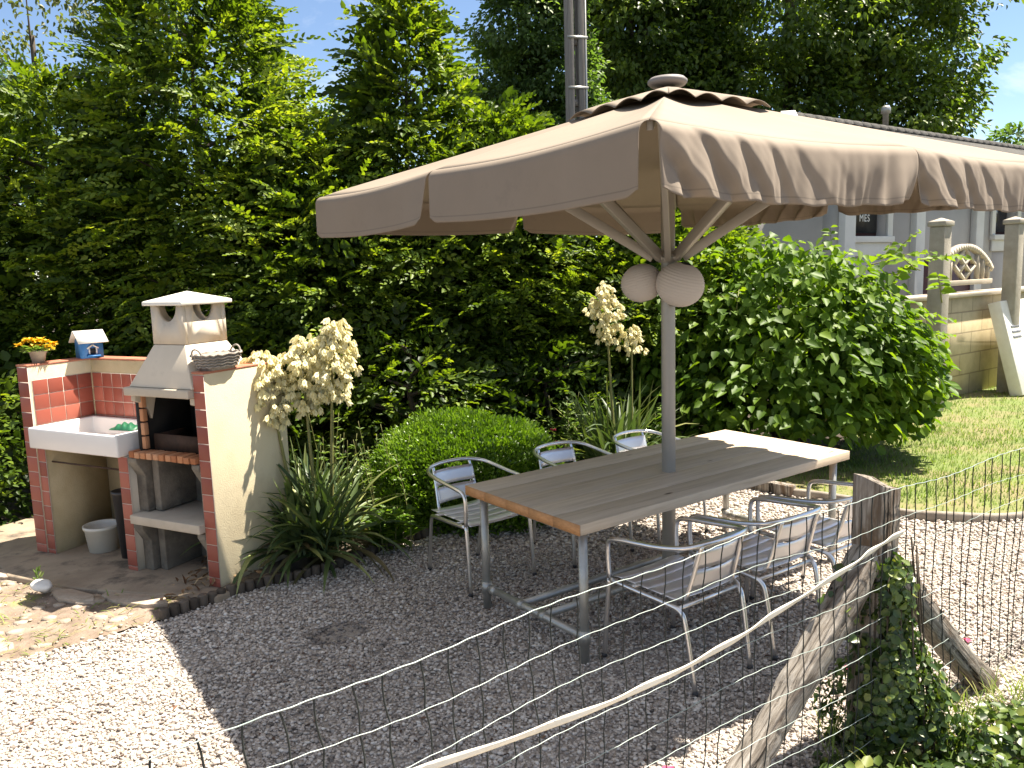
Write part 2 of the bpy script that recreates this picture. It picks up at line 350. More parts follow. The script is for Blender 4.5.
# wood of the table top
def wood_mat():
    m, nt, b, N, L = nodes('grey_oiled_planks'); b.inputs['Roughness'].default_value = .62; b.inputs['Specular IOR Level'].default_value = .35
    n = noise(N, L, 6, 8, .65, stretch=(.35, 7, 7), dist=.6)
    n2 = noise(N, L, 1.6, 4, .6, stretch=(.5, 3, 3))
    at = N.new('ShaderNodeAttribute'); at.attribute_name = 'rnd'
    r = ramp(N, [(.25,(.46,.36,.255)),(.5,(.63,.51,.38)),(.75,(.72,.60,.465))]); L.new(n.outputs['Fac'], r.inputs['Fac'])
    mx = N.new('ShaderNodeMix'); mx.data_type = 'RGBA'; mx.blend_type = 'MULTIPLY'; mx.inputs['Factor'].default_value = 1
    ad = N.new('ShaderNodeMath'); ad.operation = 'ADD'; L.new(at.outputs['Fac'], ad.inputs[0]); L.new(n2.outputs['Fac'], ad.inputs[1])
    r2 = ramp(N, [(.6,(.84,.83,.82)),(1.0,(1,1,1))]); r2.color_ramp.elements[1].position = 1
    hm = N.new('ShaderNodeMath'); hm.operation = 'MULTIPLY'; hm.inputs[1].default_value = .75; L.new(ad.outputs[0], hm.inputs[0]); L.new(hm.outputs[0], r2.inputs['Fac'])
    L.new(r.outputs['Color'], mx.inputs['A']); L.new(r2.outputs['Color'], mx.inputs['B'])
    # knots
    vo = N.new('ShaderNodeTexVoronoi'); vo.inputs['Scale'].default_value = 2.2; tc = N.new('ShaderNodeTexCoord'); mp = N.new('ShaderNodeMapping'); mp.inputs['Scale'].default_value = (.8,2.4,2.4)
    L.new(tc.outputs['Object'], mp.inputs['Vector']); L.new(mp.outputs['Vector'], vo.inputs['Vector'])
    r3 = ramp(N, [(.03,(1,1,1)),(.075,(0,0,0))]); L.new(vo.outputs['Distance'], r3.inputs['Fac'])
    m2 = N.new('ShaderNodeMix'); m2.data_type = 'RGBA'; L.new(r3.outputs['Color'], m2.inputs['Factor']); L.new(mx.outputs['Result'], m2.inputs['A']); m2.inputs['B'].default_value = (.09,.055,.035,1)
    L.new(m2.outputs['Result'], b.inputs['Base Color']); bumpn(N, L, b, n.outputs['Fac'], .25, .004)
    return m
M_wood = wood_mat()
M_endgrain = mat('orange_end_grain', (.60,.31,.13), .7, c2=(.44,.21,.085), scale=9, stretch=(4,4,12), bump=.3)

# ------------------------------------------------------------------ setting
big = G(); R_ = 260.0
big.add([[-R_,-R_,-.035],[R_,-R_,-.035],[R_,R_,-.035],[-R_,R_,-.035]], [(0,1,2,3)])
tag(big.build('ground', M_soil), kind='structure')
plank = [(1.55,7.55),(2.34,6.76),(2.78,6.42),(3.02,6.06),(3.45,5.93),(3.9,5.95),(4.5,6.15),(5.6,6.6),(7.0,7.3)]
E0 = T(-2.68,1.52); E1 = T(-2.1,1.64); E2 = T(-1.6,1.60); E3 = T(-.88,1.80); E4 = T(0,1.74); E5 = T(1.0,1.70); E6 = T(2.0,1.68)
edge_pts = [E0, E1, E2, E3, E4, E5, E6]
gravel_poly = [(-2.13,4.53),(-2.45,4.26),(-2.8,4.06),(-3.3,3.86),(-4.6,3.3),(-4.6,-1.5),(7.0,-1.5)] + plank[::-1] + [tuple(p[:2]) for p in edge_pts[::-1]]
def gh(x, y): return .012*nz(np.stack([x, y, 0*x], 1), 1.3, 3)
g = G(); sheet(g, gravel_poly, 0.0, .25, gh)
tag(g.build('gravel_yard', M_gravel_base, smooth=True), kind='structure')
# loose stones, denser towards the camera
ICO = None
bm = bmesh.new(); bmesh.ops.create_icosphere(bm, subdivisions=1, radius=1.0); bm.verts.index_update()
ICV = np.array([v.co[:] for v in bm.verts]); ICF = np.array([[v.index for v in f.verts] for f in bm.faces]); bm.free()
def stones(g, x, y, z, s, tone, seed):
    r = np.random.default_rng(seed); n = len(x)
    v = np.repeat(ICV[None], n, 0)*(1+r.uniform(-.28, .28, (n, len(ICV), 1)))
    v = v*np.stack([r.uniform(.75,1.25,n), r.uniform(.6,1.0,n), r.uniform(.34,.66,n)], 1)[:, None]
    a = r.uniform(0, 2*PI, n); b = r.normal(0, .45, n); ca, sa, cb, sb = np.cos(a), np.sin(a), np.cos(b), np.sin(b)
    vx, vy, vz = v[..., 0], v[..., 1], v[..., 2]
    vy, vz = vy*cb[:, None]-vz*sb[:, None], vy*sb[:, None]+vz*cb[:, None]
    vx, vy = vx*ca[:, None]-vy*sa[:, None], vx*sa[:, None]+vy*ca[:, None]
    v = np.stack([vx, vy, vz], -1)*s[:, None, None]+np.stack([x, y, z], 1)[:, None]
    F = (np.arange(n)*len(ICV))[:, None, None]+ICF[None]
    g.add(v.reshape(-1, 3), F.reshape(-1, 3), np.repeat(tone, len(ICV)))
def scatter(poly, dens, x0, x1, y0, y1, seed):
    r = np.random.default_rng(seed); n = int(dens*(x1-x0)*(y1-y0)); x = r.uniform(x0, x1, n); y = r.uniform(y0, y1, n)
    k = inpoly(x, y, poly); return x[k], y[k]
g = G(); r = np.random.default_rng(11)
for (y0, y1, dens, s0) in ((2.2, 4.0, 8200, .0079), (4.0, 5.6, 6600, .0085), (5.6, 8.2, 3200, .0115)):
    x, y = scatter(gravel_poly, dens, -4.2, 6.2, y0, y1, int(y0*10))
    k = np.abs(x) < .72*y+.35; x = x[k]; y = y[k]
    s = s0*np.minimum(r.lognormal(0, .34, len(x)), 1.75); z = gh(x, y)+r.uniform(-.2, .9, len(x))*s
    tone = np.clip(r.beta(2.2, 1.5, len(x))+.10*nz(np.stack([x, y, 0*x], 1), 2.2, 44), 0, 1)
    q = T(-1.95, .70)                                       # the earthy patch where the stones are thin and stained
    dd = np.hypot(x-q[0], (y-q[1])*1.2)+.06*nz(np.stack([x, y, x*0], 1), 9, 5)
    tone = np.where(dd < .17, tone*.35, tone)
    keep = (dd > .12) | (r.uniform(size=len(x)) < .35)
    stones(g, x[keep], y[keep], z[keep], s[keep], tone[keep], int(y0*100))
tag(g.build('gravel', M_stone), 'angular pale crushed gravel covering the yard around the table', 'gravel', kind='stuff')

g = G(); x, y = scatter(gravel_poly, 75, -2.5, 3.2, 3.0, 7.2, 61); r = np.random.default_rng(62); k = nz(np.stack([x, y, 0*x], 1), 1.5, 63)+r.normal(0, .4, len(x)) > .15; x = x[k]; y = y[k]; n = len(x); az = r.uniform(0, 6.28, n)
leaves(g, np.stack([x, y, gh(x, y)+.010], 1), np.stack([np.cos(az), np.sin(az), r.normal(0,.2,n)], 1), np.stack([r.normal(0,.4,n), r.normal(0,.4,n), np.ones(n)], 1), r.uniform(.012,.04,n), .012, r.uniform(0,.75,n), droop=.3)
tag(g.build('leaf_litter', M_litter), 'scraps of brown leaf litter dropped over the gravel around the table', 'leaf litter', kind='stuff')
lawn_poly = plank[3:][::-1]+[plank[2], plank[1], (2.2,7.2),(3.0,7.7),(4.0,9.4),(6.2,12.0),(9.0,14.0),(22,24),(30,16),(14,7.5)]
g = G(); sheet(g, lawn_poly, .006, 1.0); tag(g.build('lawn', M_lawnsoil), kind='structure')
r = np.random.default_rng(5); g = G()
x, y = scatter(lawn_poly, 1500, 2.0, 7.5, 5.8, 9.5, 21); x2, y2 = scatter(lawn_poly, 700, 3.5, 11, 9.5, 14, 22)
x = np.concatenate([x, x2]); y = np.concatenate([y, y2])
dn = nz(np.stack([x, y, 0*x], 1), 1.6, 9); edge = np.minimum(1, np.abs(y-5.95-.1*np.abs(x-3.5))*1.4)
k = r.uniform(size=len(x)) < np.clip(.75+.35*dn, .12, 1)*np.clip(edge+.15, .1, 1); x = x[k]; y = y[k]; dn = dn[k]
n = len(x); az = r.uniform(0, 2*PI, n); h = r.uniform(.025, .065, n)*(1+.25*dn)
D = np.stack([np.cos(az)*.6, np.sin(az)*.6, np.full(n, 1.0)], 1)
P = np.stack([x, y, np.full(n, .004)], 1); S = np.stack([-np.sin(az), np.cos(az), 0*az], 1)*.0045
tip = P+unit(D)*h[:, None]; v = np.stack([P-S, P+S, tip], 1)
tone = np.clip(.5-.28*dn+r.normal(0, .2, n), 0, 1)
g.add(v.reshape(-1, 3), np.arange(3*n).reshape(-1, 3), np.repeat(tone, 3))
tag(g.build('grass', L_grass), 'short sunlit yellow green lawn grass beyond the gravel', 'grass', kind='stuff')

# barbecue slab and the dry broken ground in front of it
def bql(x, y): p = Bq(x, y); return (p[0], p[1])
slab = [bql(*p) for p in ((-.9,-.34),(-.2,-.30),(.05,-.30),(.3,-.40),(.65,-.37),(.95,-.36),(1.25,-.29),(1.6,-.20),(1.93,-.11),(1.93,.78),(-.9,.78))]
g = G(); prism(g, slab, -.10, .05); tag(g.build('patio_slab', M_slab, bevel=.012), kind='structure')
earth_poly = [(-2.10,4.56),(-2.45,4.26),(-2.8,4.06),(-3.3,3.86),(-4.6,3.3),(-7.0,3.5),(-7.0,6.6),bql(-.9,-.25),bql(.05,-.25),bql(.65,-.3),bql(1.25,-.2),bql(1.9,-.08)]
def eh(x, y):
    p = np.stack([x, y, 0*x], 1); return .016+.014*nz(p, 4, 1)+.010*nz(p, 13, 2)+.006*nz(p, 31, 8)
g = G(); sheet(g, earth_poly, 0, .05, eh); tag(g.build('dry_earth', M_earth, smooth=True), kind='structure')
g = G(); x, y = scatter(earth_poly, 230, -5.2, -2.0, 3.3, 5.6, 31); r = np.random.default_rng(3); s = .006*r.lognormal(0, .55, len(x))
stones(g, x, y, eh(x, y)+s*.3, s, r.uniform(.2, .8, len(x)), 41)
x, y = scatter(earth_poly, 40, -5.2, -2.15, 3.5, 5.4, 33); s = .035*r.lognormal(0, .45, len(x))
for a_ in range(len(x)):
    k = 6; th = np.arange(k)*2*PI/k+r.uniform(0,1); po_ = [(x[a_]+s[a_]*1.5*math.cos(t)*r.uniform(.7,1.2), y[a_]+s[a_]*1.0*math.sin(t)*r.uniform(.7,1.2)) for t in th]; z_ = float(eh(x[a_:a_+1], y[a_:a_+1])[0])
    prism(g, po_, z_-.02, z_+r.uniform(.004,.014), rnd=r.uniform())
tag(g.build('rubble', M_flag), 'crumbled brown stone chips over the dry earth before the barbecue', 'rubble', kind='stuff')
def flagstone(cx, cy, w, d, h, rz, seed, label, m, tilt=0.0, name='paving_fragment'):
    rr = np.random.default_rng(seed); n = 7; a = np.sort(rr.uniform(0, 2*PI, n)*.25+np.arange(n)*2*PI/n*.75+.2)
    poly = [(w*.5*math.cos(t)*rr.uniform(.75,1.15), d*.5*math.sin(t)*rr.uniform(.75,1.15)) for t in np.arange(n)*2*PI/n+rr.uniform(-.25,.25,n)]
    g = G(); poly = [(1.2*a_, 1.2*b_) for a_, b_ in poly]; prism(g, poly, 0, h*.62); o = g.build(name, m, bevel=.003)
    o.location = (cx, cy, .012); o.rotation_euler = (tilt, tilt*.6, rz)
    return tag(o, label, 'stone', 'broken paving before the barbecue')
flagstone(*bql(.02,-.40), .62, .13, .055, BANG+.12, 1, 'pale sunlit paving strip along the edge of the slab', M_flag, .02)
flagstone(*bql(-.10,-.58), .26, .15, .045, BANG+.5, 2, 'whitish paving chunk behind the pale sunlit strip of paving', M_white_stone, .03)
flagstone(*bql(.35,-.62), .34, .22, .04, BANG-.3, 3, 'brown flat slab with a dark cavity behind, left of the white stone', M_flag, .06)
flagstone(*bql(1.42,-.30), .42, .17, .05, BANG+.1, 4, 'low brown paving piece beside the start of the log edging', M_flag, -.02)
flagstone(*bql(1.02,-.42), .30, .12, .05, BANG+.05, 5, 'tan paving shard just right of the white stone', M_flag, .05)
flagstone(*bql(.55,-.95), .50, .24, .03, BANG-.25, 6, 'long sunken slab at the edge of the gravel', M_flag, .02)
flagstone(*bql(.2,-.86), .30, .2, .035, BANG+.7, 8, 'reddish tilted slab in the middle of the dry earth', M_flag, .09)
g = G(); w = Bq(.76, -.47); stones(g, np.array([0.]), np.array([0.]), np.array([0.]), np.array([.088]), np.array([.9]), 77)
o = g.build('white_stone', M_white_stone)
o.location = (w[0], w[1], .078); o.scale = (1.45,.95,.66); o.rotation_euler = (.1,.1,BANG+.2); m_ = o.modifiers.new('s', 'BEVEL'); m_.width = .012; m_.segments = 2
tag(o, 'rounded white stone resting at the edge of the barbecue slab', 'stone')
g = G(); rr = np.random.default_rng(8); w = Bq(.70, -.44)
P = np.repeat(np.array([[w[0], w[1], .05]]), 16, 0)+np.stack([rr.normal(0,.008,16), rr.normal(0,.008,16), np.linspace(0,.11,16)], 1)
leaves(g, P, np.stack([rr.normal(0,.6,16), rr.normal(0,.6,16), np.full(16,.9)], 1), rr.normal(0,1,(16,3)), .05, .016, rr.uniform(.5,.9,16))
tag(g.build('weed', L_weed), 'small green weed sprouting behind the white stone', 'weed')
g = G(); x, y = scatter(earth_poly, 260, -4.6, -2.1, 3.9, 5.3, 91); rr = np.random.default_rng(6)
k = nz(np.stack([x, y, 0*x], 1), 2.6, 12) > .1; x = x[k]; y = y[k]; n = len(x); az = rr.uniform(0, 6.28, n)
ribbons(g, np.stack([x, y, eh(x, y)], 1), np.stack([np.cos(az), np.sin(az), rr.uniform(.1,.9,n)], 1), rr.uniform(.03,.10,n), np.full(n,.005), np.full(n,.8), rr.uniform(.5,1,n), 3)
tag(g.build('dry_grass', L_grass), 'straw coloured grass wisps on the dry earth before the barbecue', 'grass', kind='stuff')

# ------------------------------------------------------------------ barbecue
bb = thing('masonry_barbecue', 'red tiled cream masonry barbecue with sink, hood and square chimney', 'barbecue', (BO[0], BO[1], .05), BANG)
H_ = 1.36; PT = .108
g = G(); box(g, 0, .118, .012, .62, 0, H_); g.build('left_wall', M_stucco, bb, bevel=.004)
g = G(); box(g, 1.742, 1.838, .012, .70, 0, H_); g.build('right_wall', M_stucco, bb, bevel=.004)
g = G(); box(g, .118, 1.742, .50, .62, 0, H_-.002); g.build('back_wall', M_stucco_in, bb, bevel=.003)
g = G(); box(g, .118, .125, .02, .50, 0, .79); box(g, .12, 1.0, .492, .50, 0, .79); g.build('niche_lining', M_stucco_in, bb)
g = G(); box(g, -.004, .122, .004, .628, H_, H_+.014); box(g, .122, 1.738, .494, .628, H_+.001, H_+.013); box(g, 1.738, 1.841, .004, .705, H_, H_+.014); g.build('coping', M_coping, bb, bevel=.004)
rr = np.random.default_rng(2)
def tilewall(g, gg, axis, a0, a1, z0, z1, at, out, w=None):
    """tiles as small slabs standing 4 mm proud of a grout bed"""
    w = w or PT; na = max(1, round((a1-a0)/w)); nzr = int(math.ceil((z1-z0)/PT-.05)); wa = (a1-a0)/na
    for i in range(na):
        for j in range(nzr):
            x0 = a0+i*wa+.003; x1 = a0+(i+1)*wa-.003; zz1 = z1-j*PT-.003; zz0 = max(z0+.001, z1-(j+1)*PT+.003)
            if zz1-zz0 < .01: continue
            e = .006+rr.uniform(-.0008,.0008)
            if axis == 'x': box(g, x0, x1, min(at, at+out*e), max(at, at+out*e), zz0, zz1, rnd=rr.uniform(0,1))
            else: box(g, min(at, at+out*e), max(at, at+out*e), x0, x1, zz0, zz1, rnd=rr.uniform(0,1))
    if axis == 'x': box(gg, a0, a1, min(at, at+out*.003), max(at, at+out*.003), z0, z1)
    else: box(gg, min(at, at+out*.003), max(at, at+out*.003), a0, a1, z0, z1)
gg = G()
for nm_, calls in (('left_pier_tiles', [('x', .0, .118, 0, H_-.005, .012, -1), ('x', .1195, .205, 0, .785, .020, -1)]), ('outer_wall_tiles', [('y', .012, .62, 0, H_-.005, 0, -1)]),
    ('inner_wall_tiles', [('y', .03, .492, .80, 1.262, .118, 1)]), ('splashback_tiles', [('x', .13, 1.20, .80, 1.262, .50, -1)]),
    ('right_pier_tiles', [('x', 1.742, 1.838, 0, H_-.005, .012, -1)]), ('middle_pier_tiles', [('x', .982, 1.078, 0, .785, .012, -1)])):
    g = G()
    for c_ in calls: tilewall(g, gg, *c_)
    g.build(nm_, M_tile, bb, bevel=.0012)
gg.build('grout_bed', M_grout, bb)
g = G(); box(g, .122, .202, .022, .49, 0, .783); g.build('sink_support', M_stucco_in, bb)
g = G(); box(g, .984, 1.076, .014, .49, 0, .785); g.build('middle_pier', M_conc, bb)
# sink: open basin
def basin(g, x0, x1, y0, y1, z0, z1, t):
    o = [(x0,y0),(x1,y0),(x1,y1),(x0,y1)]; i = [(x0+t,y0+t),(x1-t*2.2,y0+t),(x1-t*2.2,y1-t),(x0+t,y1-t)]
    k = [(x0+t*1.8,y0+t*1.8),(x1-t*3.2,y0+t*1.8),(x1-t*3.2,y1-t*1.8),(x0+t*1.8,y1-t*1.8)]
    v = [(*p,z0) for p in o]+[(*p,z1) for p in o]+[(*p,z1) for p in i]+[(*p,z0+t) for p in k]
    f = [(3,2,1,0)]+[(a,(a+1)%4,4+(a+1)%4,4+a) for a in range(4)]+[(4+a,4+(a+1)%4,8+(a+1)%4,8+a) for a in range(4)]+[(8+a,8+(a+1)%4,12+(a+1)%4,12+a) for a in range(4)]+[(12,13,14,15)]
    g.add(np.array(v), f)
g = G(); basin(g, .126, 1.055, -.045, .478, .787, .935, .028); sink = g.build('sink', M_enamel, bb, bevel=.012)
g = G(); lathe(g, [(.030,.0),(.030,.004),(.012,.005)], 16, (.5,.24,.8165)); g.build('drain', M_alu, sink)
g = G(); tube(g, [(.56,.36,.80),(.56,.36,.45),(.56,.37,.42)], .020, 10); tube(g, [(.56,.37,.45),(.56,.37,.37)], .027, 10); g.build('drain_pipe', M_pipe, bb, smooth=True)
g = G(); tube(g, [(.21,.06,.675),(.975,.06,.675)], .007, 8); g.build('towel_rail', M_rust, bb, smooth=True)
# grill unit
g = G()
def cheek(x0, x1):
    for z0, z1 in ((0,.335),(.41,.785)):
        prof = [(.06,z0),(.46,z0),(.46,z1),(-.0,z1),(-.0,z1-.03),(.06,z1-.13)]
        v = [(x0,y,z) for y, z in prof]+[(x1,y,z) for y, z in prof]; n = len(prof)
        g.add(np.array(v), [tuple(range(n)), tuple(range(n,2*n))[::-1]]+[(i,n+i,n+(i+1)%n,(i+1)%n) for i in range(n)])
cheek(1.082, 1.17); cheek(1.675, 1.740); box(g, 1.17, 1.675, .40, .46, 0, .785)
box(g, 1.19, 1.25, .10, .40, 0, .334); box(g, 1.19, 1.25, .10, .40, .412, .78)
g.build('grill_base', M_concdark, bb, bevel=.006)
g = G(); box(g, 1.10, 1.738, -.035, .458, .345, .405); g.build('log_shelf', M_conc, bb, bevel=.006)
g = G(); nb = 11
for i in range(nb):
    x0 = 1.112+i*(.622/nb); box(g, x0+.003, x0+.622/nb-.008, -.012+rr.uniform(-.004,.004), .10, .79, .832+rr.uniform(-.003,.003), rnd=rr.uniform(0,1))
g.build('brick_ledge', M_firebrick, bb, bevel=.004)
g = G(); box(g, 1.10, 1.738, .10, .497, .787, .815); box(g, 1.178, 1.709, .47, .497, .815, 1.21); box(g, 1.150, 1.178, .05, .47, .815, 1.21); box(g, 1.71, 1.7395, .06, .47, .815, 1.21); g.build('firebox', M_soot, bb)
g = G(); box(g, 1.225, 1.66, .11, .125, .83, .935); box(g, 1.225, 1.24, .126, .36, .83, .93); g.build('ember_guard', M_rust, bb)
g = G()
for i in range(4): box(g, 1.180, 1.214, .05, .085, .84+i*.092, .84+i*.092+.082, rnd=rr.uniform(0.4,1))
g.build('firebrick_jamb', M_firebrick, bb, bevel=.004)
g = G(); prof = [(.0,1.16),(.0,1.205),(.3,1.205),(.3,.9),(.14,.9),(.12,1.06),(.06,1.14)]
for x0, x1 in ((1.165,1.205),(1.70,1.738)):
    prof = [(.01,1.206),(.01,1.165),(.05,1.15),(.11,1.09),(.13,1.03),(.18,1.206)]; n = len(prof)
    g = G(); g.add(np.array([(x0,y,z) for y, z in prof]+[(x1,y,z) for y, z in prof]), [tuple(range(n))[::-1], tuple(range(n,2*n))]+[(i,(i+1)%n,n+(i+1)%n,n+i) for i in range(n)])
    g.build('hood_bracket', M_conc, bb, bevel=.004)
g = G(); box(g, 1.155, 1.7395, -.035, .49, 1.208, 1.262); g.build('lintel', M_conc, bb, bevel=.006)
def frust(g, a, za, b, zb):
    v = [(x,y,za) for x,y in ((a[0],a[2]),(a[1],a[2]),(a[1],a[3]),(a[0],a[3]))]+[(x,y,zb) for x,y in ((b[0],b[2]),(b[1],b[2]),(b[1],b[3]),(b[0],b[3]))]
    g.add(np.array(v), BOXF)
CH = (1.345,1.625,.075,.425)
g = G(); frust(g, (1.185,1.752,-.012,.56), 1.2645, CH, 1.53); hood = g.build('hood', M_hood, bb, bevel=.006)
# chimney shaft with half-round vent holes cut under the cap
def vent_wall(g, p0, p1, nrm, z0, z1, r, tk):
    """wall from p0 to p1 with a half disc opening hanging from its top edge"""
    p0 = np.array(p0, float); p1 = np.array(p1, float); d = p1-p0; L = np.linalg.norm(d); d /= L; nrm = np.array(nrm, float); k = 14
    arc = [(L/2-r*math.cos(t), z1-r*1.15*math.sin(t)) for t in np.linspace(0, PI, k)]
    out = [(0,z0),(L,z0),(L,z1)]+arc[::-1]+[(0,z1)]
    v = [np.array([*(p0+d*s),z]) for s, z in out]+[np.array([*(p0+d*s-nrm*tk),z]) for s, z in out]; n = len(out)
    g.add(np.array(v), [tuple(range(n)), tuple(range(n,2*n))[::-1]]+[(i,n+i,n+(i+1)%n,(i+1)%n) for i in range(n)])
g = G(); x0,x1,y0,y1 = CH; zt = 1.775; zb = 1.5335
vent_wall(g, (x0,y0), (x1,y0), (0,-1), zb, zt, .088, .03); vent_wall(g, (x1,y0+.0305), (x1,y1-.0305), (1,0), zb, zt, .088, .03)
vent_wall(g, (x1,y1), (x0,y1), (0,1), zb, zt, .088, .03); vent_wall(g, (x0,y1-.0305), (x0,y0+.0305), (-1,0), zb, zt, .088, .03)
ch = g.build('chimney', M_hood, bb)
g = G(); box(g, x0+.03, x1-.03, y0+.03, y1-.03, zb, zb+.02); g.build('flue', M_soot, ch)
g = G(); e = .036; zc = zt+.003
v = [(x0-e,y0-e,zc),(x1+e,y0-e,zc),(x1+e,y1+e,zc),(x0-e,y1+e,zc),(x0-e,y0-e,zc+.025),(x1+e,y0-e,zc+.025),(x1+e,y1+e,zc+.025),(x0-e,y1+e,zc+.025),((x0+x1)/2,(y0+y1)/2,zc+.085)]
g.add(np.array(v), [(3,2,1,0),(0,1,5,4),(1,2,6,5),(2,3,7,6),(3,0,4,7),(4,5,8),(5,6,8),(6,7,8),(7,4,8)]); g.build('chimney_cap', M_whitepaint, ch, bevel=.006)

# things on and under it
TOPZ = .05+H_+.014
q = Bq(.12, .50, TOPZ+.0005); bh = thing('bird_house', 'small blue bird house with white gabled roof on the barbecue wall', 'bird house', q, .78)
g = G(); w, d_, h = .075, .075, .125
v = [(-w,-d_,0),(w,-d_,0),(w,d_,0),(-w,d_,0),(-w,-d_,h),(w,-d_,h),(w,d_,h),(-w,d_,h),(-w,0,h+.06),(w,0,h+.06)]
g.add(np.array(v), [(3,2,1,0),(0,1,5,4),(2,3,7,6),(1,2,6,9,5),(3,0,4,8,7)]); g.build('house_body', M_blue, bh)
g = G()
for s in (-1, 1):
    a = np.array([0, 0, h+.074]); b = np.array([0, s*(d_+.035), h-.012]); n_ = np.array([0, s*.6, .8])*.008
    vv = [np.array([x,0,0])+p for x in (-w-.03, w+.03) for p in (a, b, b+n_, a+n_)]
    g.add(np.array(vv), [(0,1,2,3),(7,6,5,4),(0,4,5,1),(1,5,6,2),(2,6,7,3),(3,7,4,0)])
g.build('roof', M_whitepaint, bh)
g = G(); box(g, -.03,-.020,-d_-.008,-d_-.001,.03,.075); box(g, .020,.03,-d_-.008,-d_-.001,.03,.075)
for s in (-1, 1): beam(g, (s*.040,-d_-.005,.072), (0,-d_-.005,.098), .008, .010)
g.build('doorway_trim', M_whitepaint, bh)
g = G(); box(g, -.0195,.0195,-d_-.005,-d_-.001,.03,.073); g.build('entrance', M_black, bh)
g = G(); box(g, -.045,.045,-d_-.03,-d_-.001,.012,.022); g.build('perch_ledge', M_blue, bh)

q = Bq(.055, .14, TOPZ+.0005); fp = thing('flower_pot', 'small pot of yellow marigolds on the left corner of the barbecue', 'flower pot', q)
g = G(); lathe(g, [(.040,0),(.055,.075),(.062,.078),(.062,.092),(.052,.092),(.046,.06)], 20, cap1=True); g.build('pot', M_pot, fp, smooth=True)
g = G(); rr = np.random.default_rng(14); n = 70; a = rr.uniform(0,6.28,n); e_ = rr.uniform(.1,1,n)
leaves(g, np.stack([.03*np.cos(a),.03*np.sin(a),np.full(n,.085)],1), np.stack([np.cos(a),np.sin(a),e_],1), np.stack([-np.cos(a)*.5,-np.sin(a)*.5,np.ones(n)],1), .09, .022, rr.uniform(.3,.9,n)); g.build('foliage', L_weed, fp)
for i in range(13):
    g = G(); c0 = np.array([rr.normal(-.03,.06), rr.normal(-.02,.05), .13+rr.uniform(-.05,.05)]); k = 26; a = rr.uniform(0,6.28,k); e_ = rr.uniform(-.2,.9,k)
    leaves(g, np.repeat(c0[None],k,0), np.stack([np.cos(a),np.sin(a),e_],1), np.stack([-np.cos(a)*e_,-np.sin(a)*e_,np.ones(k)],1), .040, .019, rr.uniform(.25,1,k)); g.build('blossom', L_marigold, fp)

q = Bq(1.79, .17, TOPZ+.0005); wb = thing('wicker_basket', 'grey wicker basket with two loop handles on the barbecue right wall', 'basket', q, BANG+PI/2)
g = G(); k = 32; prof = [(.7,0),(.78,.025),(.88,.055),(.98,.085),(1.02,.095),(.97,.095),(.86,.055),(.7,.012)]
for lx, ly in ((.16,.095),):
    rings = []
    for r_, z in prof:
        t = np.arange(k)*2*PI/k; cx = np.sign(np.cos(t))*np.abs(np.cos(t))**.7; sy = np.sign(np.sin(t))*np.abs(np.sin(t))**.7
        wv = 1+.03*np.cos(t*16+(z*180)); rings.append(np.stack([lx*r_*cx*wv, ly*r_*sy*wv, np.full(k,z)],1))
    kk = np.arange(k); k2 = (kk+1)%k; F = [np.stack([i*k+kk,i*k+k2,(i+1)*k+k2,(i+1)*k+kk],1) for i in range(len(prof)-1)]
    g.add(np.concatenate(rings), np.concatenate(F)); g.f.append([tuple(range(k))[::-1], tuple((len(prof)-1)*k+x for x in range(k))])
g.build('woven_body', M_wicker, wb)
g = G()
for z, s in ((.022,.79),(.04,.85),(.058,.90),(.076,.96),(.096,1.02)):
    t = np.arange(k)*2*PI/k; tube(g, np.stack([.163*s*np.sign(np.cos(t))*np.abs(np.cos(t))**.7, .098*s*np.sign(np.sin(t))*np.abs(np.sin(t))**.7, z+.004*np.cos(t*16)],1), .007, 6, closed=True)
g.build('woven_rim', M_wicker, wb)
for s in (-1, 1):
    g = G(); t = np.linspace(0, PI, 12); tube(g, np.stack([s*(.155+.012*np.sin(t)), .042*np.cos(t), .092+.045*np.sin(t)],1), .006, 6); g.build('handle', M_wicker, wb)

g = G(); rr = np.random.default_rng(4)
q = Bq(.90, .16, .05+.935)
def bagf(a, b):
    x = (a-.5)*.20; y = (b-.5)*.12; z = .004+.038*np.sin(PI*a)**.6*np.sin(PI*b)**.6*(1+.25*np.sin(a*23+b*9))
    return np.stack([x, y, z], 1)
grid(g, bagf, 24, 14, rnd=.6)
def bagf2(a, b): w = bagf(a, b); w[:,2] = .001; return w
grid(g, bagf2, 24, 14, rnd=.3)
o = g.build('cleaning_pad', M_green, smooth=True); o.location = q; o.rotation_euler = (0,0,BANG+.1)
tag(o, 'crumpled green plastic packet lying on the white sink rim', 'packet')

q = Bq(.45, .22, .052); bk = thing('bucket', 'white plastic bucket standing under the barbecue sink', 'bucket', q)
g = G(); lathe(g, [(.098,0),(.118,.165),(.126,.167),(.128,.19),(.118,.19),(.113,.165),(.094,.012)], 32); g.build('bucket_body', M_bucket, bk, smooth=True)
g = G(); t = np.linspace(0, PI, 18); tube(g, np.stack([.128*np.cos(t), .128*np.sin(t)*.95, .172-.07*np.sin(t)],1), .0035, 6); g.build('handle', M_bucket, bk)
q = Bq(.765, .18, .052); bn = thing('dark_bin', 'tall narrow black plastic bin beside the tiled pier under the sink', 'bin', q, BANG)
g = G(); lathe(g, [(.045,0),(.068,.46),(.075,.465),(.075,.485),(.066,.485),(.043,.015)], 20); g.build('bin_body', M_blackplastic, bn, smooth=True)

